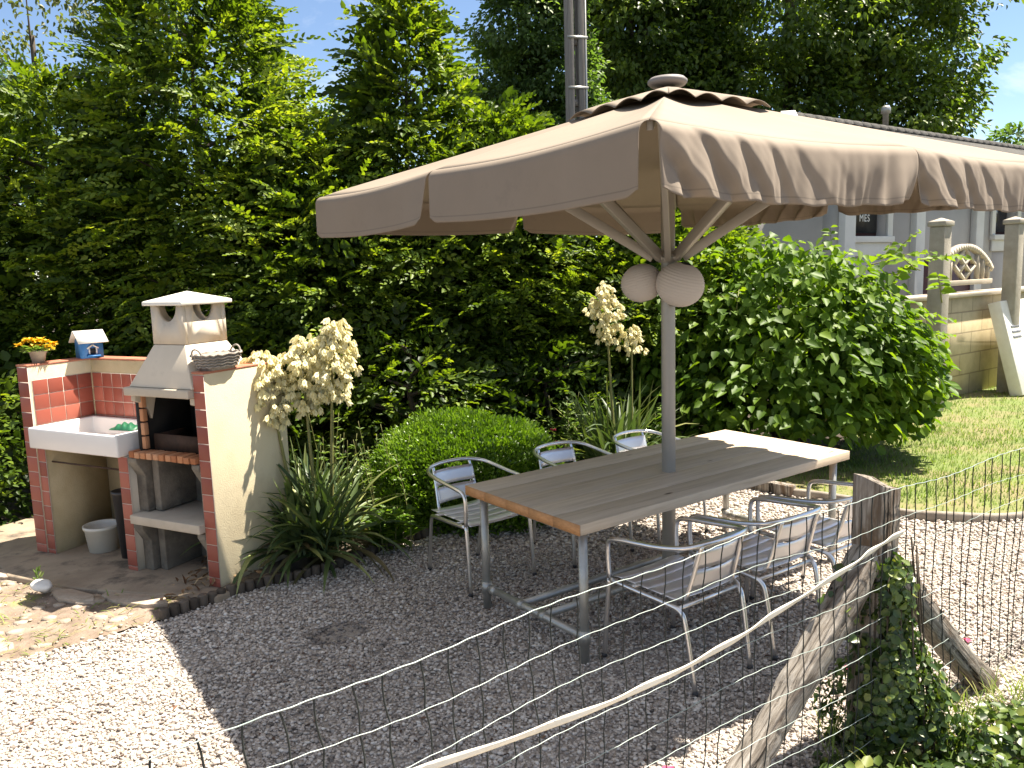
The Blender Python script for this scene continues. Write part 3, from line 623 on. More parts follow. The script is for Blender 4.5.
# ------------------------------------------------------------------ table
tb = thing('garden_table', 'long wooden plank garden table on galvanised pipe legs', 'table', TC, YAW)
LT, WT = 2.338, 1.010
g = G(); rr = np.random.default_rng(9); nbd = 5; wb_ = WT/nbd
for i in range(nbd):
    y0 = -WT/2+i*wb_; e = rr.uniform(-.003, .003); box(g, -LT/2+.004+e, LT/2-.004+e, y0+.0005, y0+wb_-.0005, .694, .75+rr.uniform(-.0008,.0008), rnd=rr.uniform(0,.8))
top = g.build('tabletop', M_wood, tb, bevel=.003)
g = G()
for i in range(nbd):
    y0 = -WT/2+i*wb_; box(g, -LT/2-.002, -LT/2+.003, y0+.0014, y0+wb_-.0014, .6945, .7485)
g.build('board_ends', M_endgrain, tb)
for sx in (-1, 1):
    for sy in (-1, 1):
        g = G(); tube(g, [(sx*1.09, sy*.435, -.02), (sx*1.09, sy*.435, .693)], .024, 16); lg = g.build('leg', M_galv, tb, smooth=True)
        g = G(); tube(g, [(sx*1.09, sy*.435, .095), (sx*1.09, sy*.435, .165)], .031, 16); g.build('pipe_clamp', M_galv, lg, smooth=True)
for sx in (-1, 1):
    g = G(); tube(g, [(sx*1.09, -.405, .13), (sx*1.09, .405, .13)], .021, 14); rl = g.build('end_rail', M_galv, tb, smooth=True)
    for y in (-.10, .10, .36):
        g = G(); tube(g, [(sx*1.09, y-.022, .13), (sx*1.09, y+.022, .13)], .0275, 14); g.build('pipe_clamp', M_galv, rl, smooth=True)
    g = G(); tube(g, [(sx*1.09, -.44, .672), (sx*1.09, .44, .672)], .02, 14); g.build('top_rail', M_galv, tb, smooth=True)
for y in (-.10, .10):
    g = G(); tube(g, [(-1.08, y, .13), (1.08, y, .13)], .021, 14); g.build('long_rail', M_galv, tb, smooth=True)

# ------------------------------------------------------------------ chairs
def make_chair(label):
    t = thing('bistro_chair', label, 'chair', group='aluminium chairs around the garden table')
    r_ = .0125
    hoop = [(-.248,.235,.43),(-.250,.242,.56),(-.252,.228,.627),(-.252,.16,.648),(-.250,.04,.660),(-.246,-.10,.676),(-.226,-.205,.693),(-.170,-.262,.706),(-.085,-.288,.713),(0,-.294,.715)]
    hoop = hoop+[(-x,y,z) for x,y,z in hoop[-2::-1]]
    g = G(); tube(g, smooth_path(hoop, 5), r_, 10); g.build('arm_hoop', M_alu, t, smooth=True)
    for s in (-1, 1):
        g = G(); tube(g, smooth_path([(s*.248,.235,.432),(s*.250,.248,.30),(s*.255,.272,0)], 5), r_, 10); lg = g.build('leg', M_alu, t, smooth=True)
        g = G(); lathe(g, [(.014,0),(.015,.012),(.0135,.02)], 10, (s*.255,.272,-.001)); g.build('foot_cap', M_blackplastic, lg)
        g = G(); tube(g, smooth_path([(s*.248,.235,.425),(s*.245,.06,.418),(s*.238,-.13,.412),(s*.215,-.205,.385),(s*.208,-.235,.30),(s*.20,-.285,0)], 5), r_, 10); lg = g.build('leg', M_alu, t, smooth=True)
        g = G(); lathe(g, [(.014,0),(.015,.012),(.0135,.02)], 10, (s*.20,-.285,-.001)); g.build('foot_cap', M_blackplastic, lg)
        g = G(); tube(g, smooth_path([(s*.165,.20,.425),(s*.168,-.10,.422),(s*.165,-.185,.432),(s*.158,-.215,.50),(s*.150,-.250,.62),(s*.146,-.275,.706)], 5), .0105, 10); g.build('back_upright', M_alu, t, smooth=True)
    g = G(); tube(g, [(-.236,.10,.415),(.236,.10,.415)], .009, 8); tube(g, [(-.222,-.19,.395),(.222,-.19,.395)], .011, 8); g.build('stretcher', M_alu, t, smooth=True)
    for i in range(5):
        y0 = -.19+i*.088
        def sl(a, b, y0=y0): x = (a-.5)*.455; y = y0+b*.0865; return np.stack([x, y, .443-.010*np.cos((a-.5)*PI)+.35*np.maximum(0, y-.18)*-(y-.18)*8-.001], 1)
        g = G(); grid(g, sl, 12, 3); g.build('seat_slat', M_alusheet, t, smooth=True, thick=.004)
    for z0, z1 in ((.468,.566),(.578,.676)):
        def bk_(a, b, z0=z0, z1=z1):
            x = (a-.5)*.31; z = z0+b*(z1-z0); y = -.200-(z-.48)*.285-.022*np.cos((a-.5)*PI)+.004
            return np.stack([x, y, z], 1)
        g = G(); grid(g, bk_, 14, 4); g.build('back_slat', M_alusheet, t, smooth=True, thick=.004)
    return t
chair_spots = [
 ((-.83, .91), PI+.03, 'aluminium bistro chair standing in front of the round clipped box bush'),
 ((-.01, .84), PI-.05, 'aluminium bistro chair behind the table between box bush and umbrella pole'),
 ((.68, .76), PI+.02, 'aluminium bistro chair behind the table, half hidden by the umbrella pole'),
 ((-.73, -.74), 0.0, 'aluminium bistro chair at the near long side, closest to the orange board ends'),
 ((-.15, -.765), -.03, 'middle aluminium bistro chair of the three along the near table side'),
 ((.43, -.77), 0.0, 'aluminium bistro chair beside the weathered fence post, partly sunlit')]
proto = None
for (uv, rz, lab) in chair_spots:
    if proto is None: proto = o = make_chair(lab)
    else: o = copy_tree(proto)
    o['label'] = lab; p = T(*uv, .006); o.location = p; o.rotation_euler = (0, 0, YAW+rz)

# ------------------------------------------------------------------ umbrella
PH = .600; PO = np.array([.9375, 4.898, 0.0])-.05*U-.06*V
um = thing('garden_umbrella', 'large square taupe garden umbrella standing through the wooden table', 'umbrella', PO, PH)
RZ, VH, AZ = 2.468, .272, 2.955; A_, B_ = 1.525, 1.425
# straight square profile pole with rounded edges and slots
g = G(); rp = .0375; poly = []
for k in range(32):
    t = k*2*PI/32; poly.append((rp*(abs(math.cos(t))**.75)*math.copysign(1,math.cos(t)), rp*(abs(math.sin(t))**.75)*math.copysign(1,math.sin(t))))
prism(g, poly, -.02, 2.93); g.build('pole', M_pole, um, bevel=.002)
g = G(); lathe(g, [(.055,0),(.055,.012),(.062,.02),(.062,.05),(.05,.058)], 24, (0,0,2.0)); box(g, -.075,.075,-.02,.02,2.012,2.045); box(g,-.02,.02,-.075,.075,2.0125,2.0445); hub = g.build('runner', M_pole, um)
g = G()
for a in range(8): t_ = a*PI/4; tube(g, [(.066*math.cos(t_)-.03*math.sin(t_), .066*math.sin(t_)+.03*math.cos(t_), 2.028), (.066*math.cos(t_)+.03*math.sin(t_), .066*math.sin(t_)-.03*math.cos(t_), 2.028)], .006, 8)
g.build('runner_bolts', M_galv, hub)
g = G(); lathe(g, [(.05,0),(.075,.01),(.075,.05),(.05,.06)], 24, (0,0,2.84)); g.build('crown_hub', M_pole, um, smooth=False)
def cz(f): return RZ+(AZ-RZ)*(1-f)
for i in (-1,0,1):
    for j in (-1,0,1):
        if i == 0 and j == 0: continue
        tip = np.array([A_*i*.985, B_*j*.985, RZ-.018]); apex = np.array([.06*i, .06*j, AZ-.05])
        g = G(); beam(g, apex, tip, .022, .034); g.build('rib', M_pole, um, bevel=.002)
        f = .50 if i and j else .56
        a = np.array([.06*i, .06*j, 2.03]); b = apex+(tip-apex)*f; b[2] -= .018
        g = G(); beam(g, a, b, .034, .058); g.build('strut', M_pole, um, bevel=.003)
# canopy panels, softly sagging between the ribs and rounded at the rim
g = G(); cor = [(-1,-1),(1,-1),(1,1),(-1,1)]
for k in range(4):
    c0 = np.array(cor[k], float)*[A_,B_]; c1 = np.array(cor[(k+1)%4], float)*[A_,B_]
    def pan(a, b):
        t = .04+.96*b; xy = (c0[None]*(1-a)[:,None]+c1[None]*a[:,None])*t[:,None]
        sag = -.035*np.sin(PI*np.minimum(t,1))*np.abs(np.sin(2*PI*a))-.022*t**3*np.abs(np.sin(2*PI*a))
        z = AZ-(AZ-RZ)*t+sag - .006*np.clip((t-.95)/.05,0,1)**2
        return np.stack([xy[:,0], xy[:,1], z],1)
    grid(g, pan, 48, 24)
can = g.build('canopy', M_fabric, um, smooth=True, thick=.003)
# valance: four sides, each of two cloth flaps with a notch between them
def flap(side, half, seed, folds):
    c0 = np.array(cor[side], float)*[A_,B_]; c1 = np.array(cor[(side+1)%4], float)*[A_,B_]
    d = c1-c0; L = np.linalg.norm(d); d /= L; nn = np.array([d[1], -d[0]])
    rr = np.random.default_rng(seed); ph = rr.uniform(0, 6.28, 8); k = G()
    VH = (.272, .198, .235, .272)[side]
    lo, hi = (.0, .5) if half == 0 else (.5, 1.0)
    def fn(a, b):
        ins = b**1.15*.055
        ce = .0 if folds else .22; s0 = lo*L+ins*(ce if half == 0 else .75)+.002; s1 = hi*L-ins*(.75 if half == 0 else ce)-.002
        s = s0+(s1-s0)*a; sr = (s-lo*L)/(L/2)
        sag = -.022*np.abs(np.sin(2*PI*(lo+sr*.5)))
        rad = .045; arc = np.minimum(b*VH/rad, PI/2)
        off = rad*np.sin(arc)
        z = RZ-.006+sag-rad*(1-np.cos(arc))-np.maximum(0, b*VH-rad*PI/2)
        wr = 0
        if folds:
            env = b*(1-.25*b)
            sd = sr*L/2; se = (1-sr)*L/2; bh_ = b*VH
            e0 = np.exp(-(sd/.62)**2); e1 = np.exp(-(se/.30)**2)                            # slanting folds near the tied ends
            k0, k1 = (1.0, .9) if half == 0 else (.85, .5)
            def saw(x): return np.sin(x)+.38*np.sin(2*x+.6)+.15*np.sin(3*x+1.1)
            wr = .033*k0*env*e0*saw((sd-.80*bh_+.03*np.sin(sd*7+ph[5]))*2*PI/.185+1.2)+(.042*k1)*env*e1*np.sin((se-.95*bh_)*2*PI/.33+2.6)
            wr += .011*env*np.sin(sr*47+3*np.sin(sr*9+ph[2])+b*2.5)+.006*env*b*np.sin(sr*131+2*np.sin(sr*17+ph[7])+ph[3]+b*3)+.006*b*np.sin(sr*23+ph[4])
            wr = wr*np.minimum(1, .25+sr/.06)*np.minimum(1, .25+(1-sr)/.06)
            wr += .022*np.sin(np.minimum(b,.55)/.55*PI/2)*np.minimum(1,.25+sr/.3)
        else:
            wr = .010*b*np.sin(sr*5+ph[0])+.004*b*np.sin(sr*17+ph[1]+b)+.012*b*np.exp(-((sr-(0 if half else 1))/.1)**2)
            wr = wr+.010*b
        corner = .022*np.clip((b-.8)/.2,0,1)**2*(np.exp(-(a/.025)**2)+np.exp(-((1-a)/.025)**2))
        z = z+corner+(.004*np.sin(sr*40+ph[5])*b if folds else 0)
        o_ = off+wr
        xy = c0[None]+d[None]*s[:,None]+nn[None]*o_[:,None]
        return np.stack([xy[:,0], xy[:,1], z],1)
    bb_ = np.tile(np.linspace(0,1,31), 171); grid(k, fn, 170, 30, rnd=bb_); return k
for side in range(4):
    for half in (0, 1):
        flap(side, half, 10*side+half+3, side in (0, 1)).build('valance_flap', M_fabric, um, smooth=True, thick=.003)
    # hem strip behind the middle notch keeps the flaps joined at the top
g = G(); VS = .40
for k in range(4):
    c0 = np.array(cor[k], float)*VS; c1 = np.array(cor[(k+1)%4], float)*VS
    def pan(a, b):
        t = .05+.95*b; xy = (c0[None]*(1-a)[:,None]+c1[None]*a[:,None])*t[:,None]
        base = AZ-(AZ-RZ)*t*VS/A_
        z = base+.034+.030*t**2*np.abs(np.sin(4*PI*a))-.022*t**4
        return np.stack([xy[:,0], xy[:,1], z],1)
    grid(g, pan, 48, 10)
g.build('vent_cap', M_fabric, um, smooth=True, thick=.004)
g = G(); lathe(g, [(.02,0),(.10,.004),(.112,.018),(.112,.03),(.095,.045),(.03,.052)], 28, (0,0,AZ+.035)); g.build('finial', plain('grey_cap', (.22,.20,.19), .6), um, smooth=True)

def lantern(c, r_, tilt, rz, label):
    t = thing('paper_lantern', label, 'lantern', c, rz, 'paper lanterns hanging from the umbrella'); t.rotation_euler = (tilt, .15, rz)
    g = G(); prof = []
    n = 60
    for i in range(n+1):
        a = -PI/2+.22+(PI-.44)*i/n; w = 1+.035*(abs(math.sin(i*PI/3))-.5); prof.append((r_*math.cos(a)*w, r_*.92*math.sin(a)))
    lathe(g, prof, 40, cap0=False, cap1=False); g.build('paper_shade', M_lantern, t, smooth=True, thick=.001)
    g = G(); k = np.arange(20)*2*PI/20
    for s in (-1, 1): tube(g, np.stack([r_*.22*np.cos(k), r_*.22*np.sin(k), np.full(20, s*r_*.9)],1), .0022, 5, closed=True)
    tube(g, [(-r_*.22,0,r_*.9),(0,0,r_*.98),(r_*.22,0,r_*.9)], .0018, 5); g.build('wire_ring', M_wire_d, t)
    return t
l1 = lantern((.985,4.735,1.872), .138, .28, .4, 'taupe ribbed paper lantern in front of the umbrella pole')
l2 = lantern((.785,4.86,1.885), .122, -.2, 1.9, 'smaller taupe paper lantern hanging left of the umbrella pole')
for l_, a, b in ((l1, (.985,4.735,1.985), (.955,4.86,2.02)), (l2, (.785,4.86,1.985), (.88,4.885,2.02))):
    g = G(); tube(g, [a, b], .0016, 5); g.build('string', M_wire_d, l_, world=True)

# ------------------------------------------------------------------ wire fence, post, braces
FV = -1.80
def sagz(u): return -.018*np.sin((u+.75)*1.9)+.006*np.sin(u*7.3)
fn = thing('wire_fence', 'sagging wire mesh garden fence with pale rails and dark uprights', 'fence', T(-.7, FV, 0), YAW)
levels = [1.098, .975, .855, .725, .605, .485, .36, .235, .11]
uu = np.arange(-3.95, 2.6, .03)
def fpt(u, z): return np.stack([u+.7, .010*np.sin(u*3.1+z*2)+.012*np.sin(u*1.3)*(1-z), z+sagz(u)*(.6+.4*z)], 1)
for i, z in enumerate(levels):
    g = G(); p = fpt(uu, np.full(len(uu), z)); p[:,2] += .0016*np.sin(uu*61+i)+.005*np.sin(uu*4+i*2); tube(g, p, .0012 if i else .0017, 5, caps=False)
    o = g.build('rail_wire', M_wire_l, fn, smooth=True)
g = G(); rr = np.random.default_rng(17)
for k, u in enumerate(np.arange(-3.9, 2.55, .085)):
    zs = np.array([1.098]+[z for z in levels[1:]]+[.02]); x = u+rr.normal(0,.004)+np.cumsum(rr.normal(0,.004,len(zs)))+.010*np.sin(zs*9+u*2)
    zz = []; xx = []
    for a in range(len(zs)-1):
        for t in np.linspace(0,1,4,endpoint=False): zz.append(zs[a]+(zs[a+1]-zs[a])*t); xx.append(x[a]+(x[a+1]-x[a])*t+.006*math.sin(PI*t)*(1 if k%2 else -1))
    xx = np.array(xx); p = fpt(xx, np.array(zz)); p[:,1] += .003
    tube(g, p, .0025, 4, caps=False)
g.build('upright_wires', M_wire_d, fn, smooth=True)
# flat white tape woven along the fence
tp = [(-.64,.925),(-.83,.908),(-1.03,.874),(-1.40,.824),(-1.69,.786),(-2.03,.774),(-2.37,.783),(-2.80,.815),(-3.3,.86),(-3.9,.90)]
pts = smooth_path([(u, .018+.004*math.sin(u*5), z) for u, z in tp], 10); g = G()
def tapef(a, b):
    i = np.clip(a*(len(pts)-1), 0, len(pts)-1.001); k = i.astype(int); f = (i-k)[:,None]; p = pts[k]*(1-f)+pts[k+1]*f
    p = p.copy(); p[:,2] += (b-.5)*.024+.002*np.sin(a*60); p[:,1] += (b-.5)*.010+.004*np.sin(a*60+b*2); w = TC[None]+U[None]*p[:,:1]+V[None]*(FV-p[:,1:2]*1.0-.0)
    w[:,2] = p[:,2]; return w
grid(g, tapef, 140, 3); tag(g.build('fence_tape', M_tape, smooth=True, thick=.0035), 'flat white tape strung along the wire fence from the post', 'tape')
def log(name, label, cat, poly, stations, m, rnd=.5, bevel=.006):
    """rough sawn member: a polygon section swept through stations with a little wander"""
    g = G(); rr = np.random.default_rng(len(label)); n = len(poly); V_ = []
    a, b = np.array(stations[0], float), np.array(stations[-1], float); Ln = np.linalg.norm(b-a); d = unit(b-a); s = unit(np.cross(d, (0,0,1.0))); t = np.cross(d, s)
    k = 40; ph = rr.uniform(0, 6.28, 6)
    for i in range(k+1):
        f = i/k; w = 1+.05*math.sin(f*7+ph[0])+.03*math.sin(f*19+ph[1])
        for q_, (x, y) in enumerate(poly): V_.append((x*w+rr.normal(0,.0028)+.006*math.sin(f*9+ph[2]), y*w+rr.normal(0,.0028)+.006*math.sin(f*6+ph[3]), f*Ln))
    F = [(i*n+j, i*n+(j+1)%n, (i+1)*n+(j+1)%n, (i+1)*n+j) for i in range(k) for j in range(n)]+[tuple(range(n))[::-1], tuple(k*n+j for j in range(n))]
    g.add(np.array(V_), F); o = g.build(name, m, bevel=bevel)
    o.matrix_world = Matrix(((s[0],t[0],d[0],a[0]),(s[1],t[1],d[1],a[1]),(s[2],t[2],d[2],a[2]),(0,0,0,1)))
    return tag(o, label, cat)
fp_ = T(-.668, FV+.078, 0)
g = G(); rr = np.random.default_rng(23); n = 12; poly = []
hw, hd = .070, .060
base = [(-hw,-hd),(-hw*.3,-hd-.004),(hw*.4,-hd+.003),(hw,-hd),(hw+.003,-.01),(hw,hd),(.02,hd+.003),(-hw,hd),(-hw-.003,.02)]
k = 30; vv = []
for i in range(k+1):
    f = i/k; z = -.03+f*1.155
    for x, y in base:
        zz = z
        if i == k: zz = 1.115+(-x*.35)+(y*.25)+rr.normal(0,.004)
        vv.append((x*(1+.03*math.sin(z*9))+rr.normal(0,.0018), y+rr.normal(0,.0018), zz))
n = len(base); F = [(i*n+j,i*n+(j+1)%n,(i+1)*n+(j+1)%n,(i+1)*n+j) for i in range(k) for j in range(n)]+[tuple(range(n))[::-1], tuple(k*n+j for j in range(n))]
g.add(np.array(vv), F); o = g.build('fence_post', M_weathered, bevel=.006); o.location = fp_; o.rotation_euler = (0,0,YAW)
tag(o, 'thick weathered square timber fence post with a slanted sunlit top', 'post')
sec = [(-.060,-.045),(.060,-.045),(.066,.0),(.058,.042),(-.056,.046),(-.064,.0)]
log('fence_brace', 'bark streaked half log leaning on the fence post from the gravel below', 'brace', [(x*.88,y*1.0) for x, y in sec], [T(-1.54,-1.64,-.02), T(-.66,-1.735,.88)], M_splitlog)
log('fence_brace', 'grey plank brace sloping from the fence post down beside the ground ivy', 'brace', [(x*.8,y*1.12) for x, y in sec], [T(-.62,-1.70,.80), T(.20,-1.80,-.02)], M_weathered)

# ------------------------------------------------------------------ edging
ed = smooth_path([p for p in edge_pts], 14); g = G(); rr = np.random.default_rng(31)
seg = np.linalg.norm(np.diff(ed, axis=0), axis=1); cum = np.concatenate([[0], np.cumsum(seg)]); nlog = int(cum[-1]/.062)
for i in range(nlog):
    s = (i+.5)*.062; j = min(np.searchsorted(cum, s)-1, len(ed)-2); f = (s-cum[j])/seg[j]; p = ed[j]*(1-f)+ed[j+1]*f
    h = .075+rr.normal(0,.005); lathe(g, [(.030,-.03),(.030,h-.006),(.024,h)], 9, (p[0]+rr.normal(0,.002),p[1]+rr.normal(0,.002),0), rnd=rr.uniform(0,1))
tag(g.build('log_roll_edging', M_logroll), 'low log roll edging between the flower bed and the gravel', 'edging')
pk = smooth_path([(x, y, .03) for x, y in plank[1:]], 10); g = G()
beam_pts = pk
def pkf(a, b):
    i = np.clip(a*(len(pk)-1), 0, len(pk)-1.001); k = i.astype(int); f = (i-k)[:,None]; p = pk[k]*(1-f)+pk[k+1]*f; t = np.arctan2(pk[k+1,1]-pk[k,1], pk[k+1,0]-pk[k,0])
    th = b*2*PI; px_ = .028*np.sign(np.cos(th))*np.abs(np.cos(th))**.6; pz = .042*np.sign(np.sin(th))*np.abs(np.sin(th))**.6
    return np.stack([p[:,0]-np.sin(t)*px_, p[:,1]+np.cos(t)*px_, p[:,2]+pz+.006*np.sin(a*22)],1)
grid(g, pkf, 90, 12); tag(g.build('curved_edging', M_board, smooth=True), 'grey curved board edging between the gravel and the lawn', 'edging')
g = G(); beam(g, (1.62,7.52,.05), (2.36,6.72,.05), .09, .11); tag(g.build('timber_edging', M_weathered, bevel=.01), 'straight weathered timber lying behind the table at the lawn corner', 'edging')

# ------------------------------------------------------------------ plants of the bed
def yucca(loc, nl, L0, stalks, label, seed, dead=.1):
    global rng
    rr = np.random.default_rng(seed); t = thing('yucca', label, 'yucca', loc); lx, ly = loc[:2]
    g = G(); az = rr.uniform(0,6.28,nl); el = rr.uniform(.05,1.0,nl)**.8*1.45; D = np.stack([np.cos(az)*np.cos(el), np.sin(az)*np.cos(el), np.sin(el)],1)
    P = np.stack([rr.normal(0,.09,nl), rr.normal(0,.09,nl), rr.uniform(.02,.14,nl)],1)
    tone = np.clip(rr.uniform(.1,1,nl),0.09,1); k = (el < .3)&(rr.uniform(size=nl) < .5); tone[k] = rr.uniform(0,.05,k.sum())
    ribbons(g, P, D, L0*rr.uniform(.65,1.1,nl), rr.uniform(.026,.046,nl), rr.uniform(.15,1.9,nl), tone, 8, .22); g.build('leaves', L_yucca, t)
    for (sx, sy, tx, ty, h, hp, rp_, nf) in stalks:
        g = G(); path = smooth_path([(sx,sy,.05),(sx+(tx-sx)*.4,sy+(ty-sy)*.4,h*.5),(tx,ty,h)],8); tube(g, path, np.linspace(.016,.006,len(path)), 8, rnd=.5); st = g.build('flower_stalk', L_stalk, t, smooth=True)
        g = G(); gs = G(); nb = 26
        for i in range(nb):
            f = i/(nb-1); z = h-hp+f*hp*.98; r0 = rp_*(math.sin(PI*min(1,(f*.82+.16)))**.8); a = i*2.4+rr.uniform(-.3,.3)
            c = np.array([sx+(tx-sx)*min(1,z/h), sy+(ty-sy)*min(1,z/h), z]); d = np.array([math.cos(a), math.sin(a), .35]); e = c+d*r0
            tube(gs, [c, c+d*r0*.5+np.array([0,0,.01]), e], .0028, 4, caps=False)
            for _ in range(max(2, int(nf/nb))):
                ft = rr.uniform(.25,1.08); p = c+d*r0*ft+rr.normal(0,.022,3); ax = unit(np.array([d[0]*.25+rr.normal(0,.3), d[1]*.25+rr.normal(0,.3), -1.0]))
                s1 = unit(np.cross(ax, (1,.3,0))); s2 = np.cross(ax, s1); kk = np.arange(6)*2*PI/6; out = np.cos(kk)[:,None]*s1+np.sin(kk)[:,None]*s2
                sz = rr.uniform(.045,.062)
                leaves(g, np.repeat(p[None],6,0)+out*.004, ax[None]*.9+out*.50, out-ax[None]*.2, sz, sz*.58, np.clip(.55+rr.normal(0,.22,6),0,1), fold=-.15, droop=.12)
        g.build('blossoms', L_flower, st); gs.build('branchlets', L_stalk, st)
    return t
yucca((-1.40,5.50,.03), 270, .76, [(.02,.0,-.03,.02,1.54,.50,.16,270),(.10,.05,.21,.0,1.64,.52,.165,290),(-.12,.03,-.27,-.08,1.46,.48,.155,250)], 'flowering yucca with tall cream panicles beside the barbecue wall', 3)
yucca((.92,7.1,.03), 190, .92, [(-.02,.0,-.10,.0,1.80,.46,.145,150),(.12,.0,.14,.0,1.42,.22,.12,22)], 'yucca with one cream flower spike behind the umbrella pole', 4)

def stemplant(loc, h, n, label, m, seed, name='leafy_plant', cat='plant', leaf=.06, w=.02, lean=.15, per=20, sp=.12, flowers=None):
    rr = np.random.default_rng(seed); t = thing(name, label, cat, loc); gs = G(); gl = G()
    for i in range(n):
        a = rr.uniform(0,6.28); b = np.array([rr.normal(0,sp), rr.normal(0,sp), 0]); hh = h*rr.uniform(.65,1.05); tip = b+np.array([math.cos(a)*lean*hh, math.sin(a)*lean*hh, hh])
        path = smooth_path([b, (b+tip)/2+np.array([0,0,.05*hh]), tip],6); tube(gs, path, np.linspace(.005,.002,len(path)), 5, rnd=.3)
        f = rr.uniform(.15,1,per); k = (f*(len(path)-1)).astype(int); P = path[k]; az = np.arange(per)*2.4
        leaves(gl, P, np.stack([np.cos(az),np.sin(az),rr.uniform(.1,.8,per)],1), np.stack([-np.cos(az)*.4,-np.sin(az)*.4,np.ones(per)],1), leaf*rr.uniform(.6,1.15,per)*(1.2-.5*f), w, np.clip(rr.normal(.5,.22,per),0,1))
    gl.build('leaves', m, t); gs.build('stems', L_stalk, t)
    if flowers is not None:
        for p in flowers:
            g = G(); k = 14; a = rr.uniform(0,6.28,k); leaves(g, np.repeat(np.array([p]),k,0), np.stack([np.cos(a),np.sin(a),rr.uniform(0,.9,k)],1), np.stack([0*a,0*a,np.ones(k)],1), .03, .024, .5); g.build('blossom', M_pink, t)
    return t
stemplant((-1.30,6.02,.02), .95, 12, 'tall silvery weeds behind the yucca at the barbecue wall', L_weed, 5, leaf=.07, w=.016)
stemplant((-.98,6.15,.02), .82, 8, 'thin pale weed stalks between yucca and clipped box bush', L_weed, 6, leaf=.06, w=.015)
stemplant((.40,6.9,.02), .62, 5, 'small pink flowered plant at the side of the box bush', L_weed, 7, leaf=.07, w=.03, flowers=[(-.06,-.06,.60),(-.03,-.1,.5)])
stemplant((.55,7.4,.02), .85, 14, 'narrow leaved perennial clump between box bush and second yucca', L_weed, 8, leaf=.14, w=.018)
stemplant((1.28,7.0,.02), .95, 3, 'young light green leafy shoot beside the umbrella pole', L_big, 9, leaf=.12, w=.035, sp=.03, per=34, lean=.05)
stemplant((-.85,5.75,.02), .32, 10, 'low leafy plant under the box bush beside the edging', L_big, 10, leaf=.12, w=.05)
stemplant((4.75,10.1,.02), .75, 16, 'dry leafy weeds at the foot of the concrete post', L_weed, 12, leaf=.11, w=.02, sp=.25)
g = G(); rr = np.random.default_rng(40); n = 260; x = rr.uniform(-2.2,-1.5,n); y = rr.uniform(4.75,5.5,n)
k = (y > 4.75+(x+2.1)*.75); x = x[k]; y = y[k]; n = len(x)
leaves(g, np.stack([x,y,rr.uniform(.02,.10,n)],1), rr.normal(0,1,(n,3))*[1,1,.35], np.stack([rr.normal(0,.5,n),rr.normal(0,.5,n),np.ones(n)],1), rr.uniform(.03,.08,n), .022, rr.uniform(0,1,n))
tag(g.build('dead_leaves', L_dry), 'brown dead leaves at the foot of the barbecue wall', 'leaves', kind='stuff')

# clipped box bush
def shell_pts(n, c, r3, seed, lump=.1, inner=.82, zmin=-.2):
    rr = np.random.default_rng(seed); d = unit(rr.normal(size=(n*2,3))); d = d[d[:,2] > zmin][:n]; n = len(d)
    f = (1+lump*nz(d, 3.0, seed)+lump*.5*nz(d, 8.0, seed+1))*rr.uniform(inner, 1.02, n)
    return np.array(c)+d*np.array(r3)*f[:,None], d
bx = thing('box_bush', 'rounded clipped bright green box bush behind the table', 'bush', (-.42,6.55,0))
g = G(); P, d = shell_pts(34000, (0,0,.28), (.82,.72,.53), 51, .10, .84, -.55); rr = np.random.default_rng(1); n = len(P); k = P[:,2] > .0; P = P[k]; d = d[k]; n = len(P)
dir_ = unit(d*.8+np.array([0,0,.7])+rr.normal(0,.45,(n,3))); tone = np.clip(.45+.25*nz(P,9,4)+rr.normal(0,.2,n),0,1)
leaves(g, P+d*(.035*np.sin(P[:,:1]*31)*np.sin(P[:,1:2]*29+1)*np.sin(P[:,2:]*33)), dir_, rr.normal(0,1,(n,3))+[0,-.2,.6], rr.uniform(.022,.040,n), .018, tone); g.build('foliage', L_box, bx)
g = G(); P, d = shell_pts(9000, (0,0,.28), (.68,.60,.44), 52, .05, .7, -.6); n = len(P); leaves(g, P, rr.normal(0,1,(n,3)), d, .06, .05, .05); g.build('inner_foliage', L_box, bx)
g = G()
for i in range(7): a = i*.9; tube(g, [(.04*math.cos(a),.04*math.sin(a),0),(.25*math.cos(a),.22*math.sin(a),.3),(.5*math.cos(a),.42*math.sin(a),.5)], [.018,.012,.005], 6)
g.build('branches', M_bark, bx)

# broad leaved bush on the right
bs = thing('broad_leaved_bush', 'big broad leaved green bush between the hedge and the concrete post', 'bush', (2.90,8.45,0))
g = G(); rr = np.random.default_rng(61)
lob = [((-.55,.15,1.15),(1.15,.95,1.10)),((.20,.0,1.05),(1.10,1.0,1.12)),((.78,.25,.95),(.66,.75,.72)),((-.1,-.45,.75),(1.1,.75,.85)),((-1.1,.3,.95),(.75,.8,.85)),((.55,-.35,.8),(.74,.65,.7))]
PP = []; DD = []
for i, (c, r3) in enumerate(lob):
    P, d = shell_pts(2300, c, r3, 70+i, .24, .74, -.7); PP.append(P); DD.append(d)
P = np.concatenate(PP); d = np.concatenate(DD); k = P[:,2] > .12
P = P[k]; d = d[k]; n = len(P); az = rr.normal(0,.7,n)
D = unit(np.stack([d[:,0]+rr.normal(0,.6,n), d[:,1]+rr.normal(0,.6,n), -.45+rr.normal(0,.3,n)],1)); N_ = unit(d*.75+np.array([0,0,.8])+rr.normal(0,.38,(n,3)))
tone = np.clip(.48+.2*nz(P,2.4,6)+rr.normal(0,.2,n),0,1); leaves(g, P, D, N_, rr.uniform(.075,.15,n), rr.uniform(.055,.105,n), tone, fold=.10, droop=.25)
gsh = G()
def shoot_stem(c0, d0, L_, dr):
    f = np.linspace(-.6,1,9); q = c0+d0*(L_*f)[:,None]; q[:,2] -= dr*L_*f*np.abs(f); tube(gsh, q, np.linspace(.007,.0025,9), 5, caps=False)
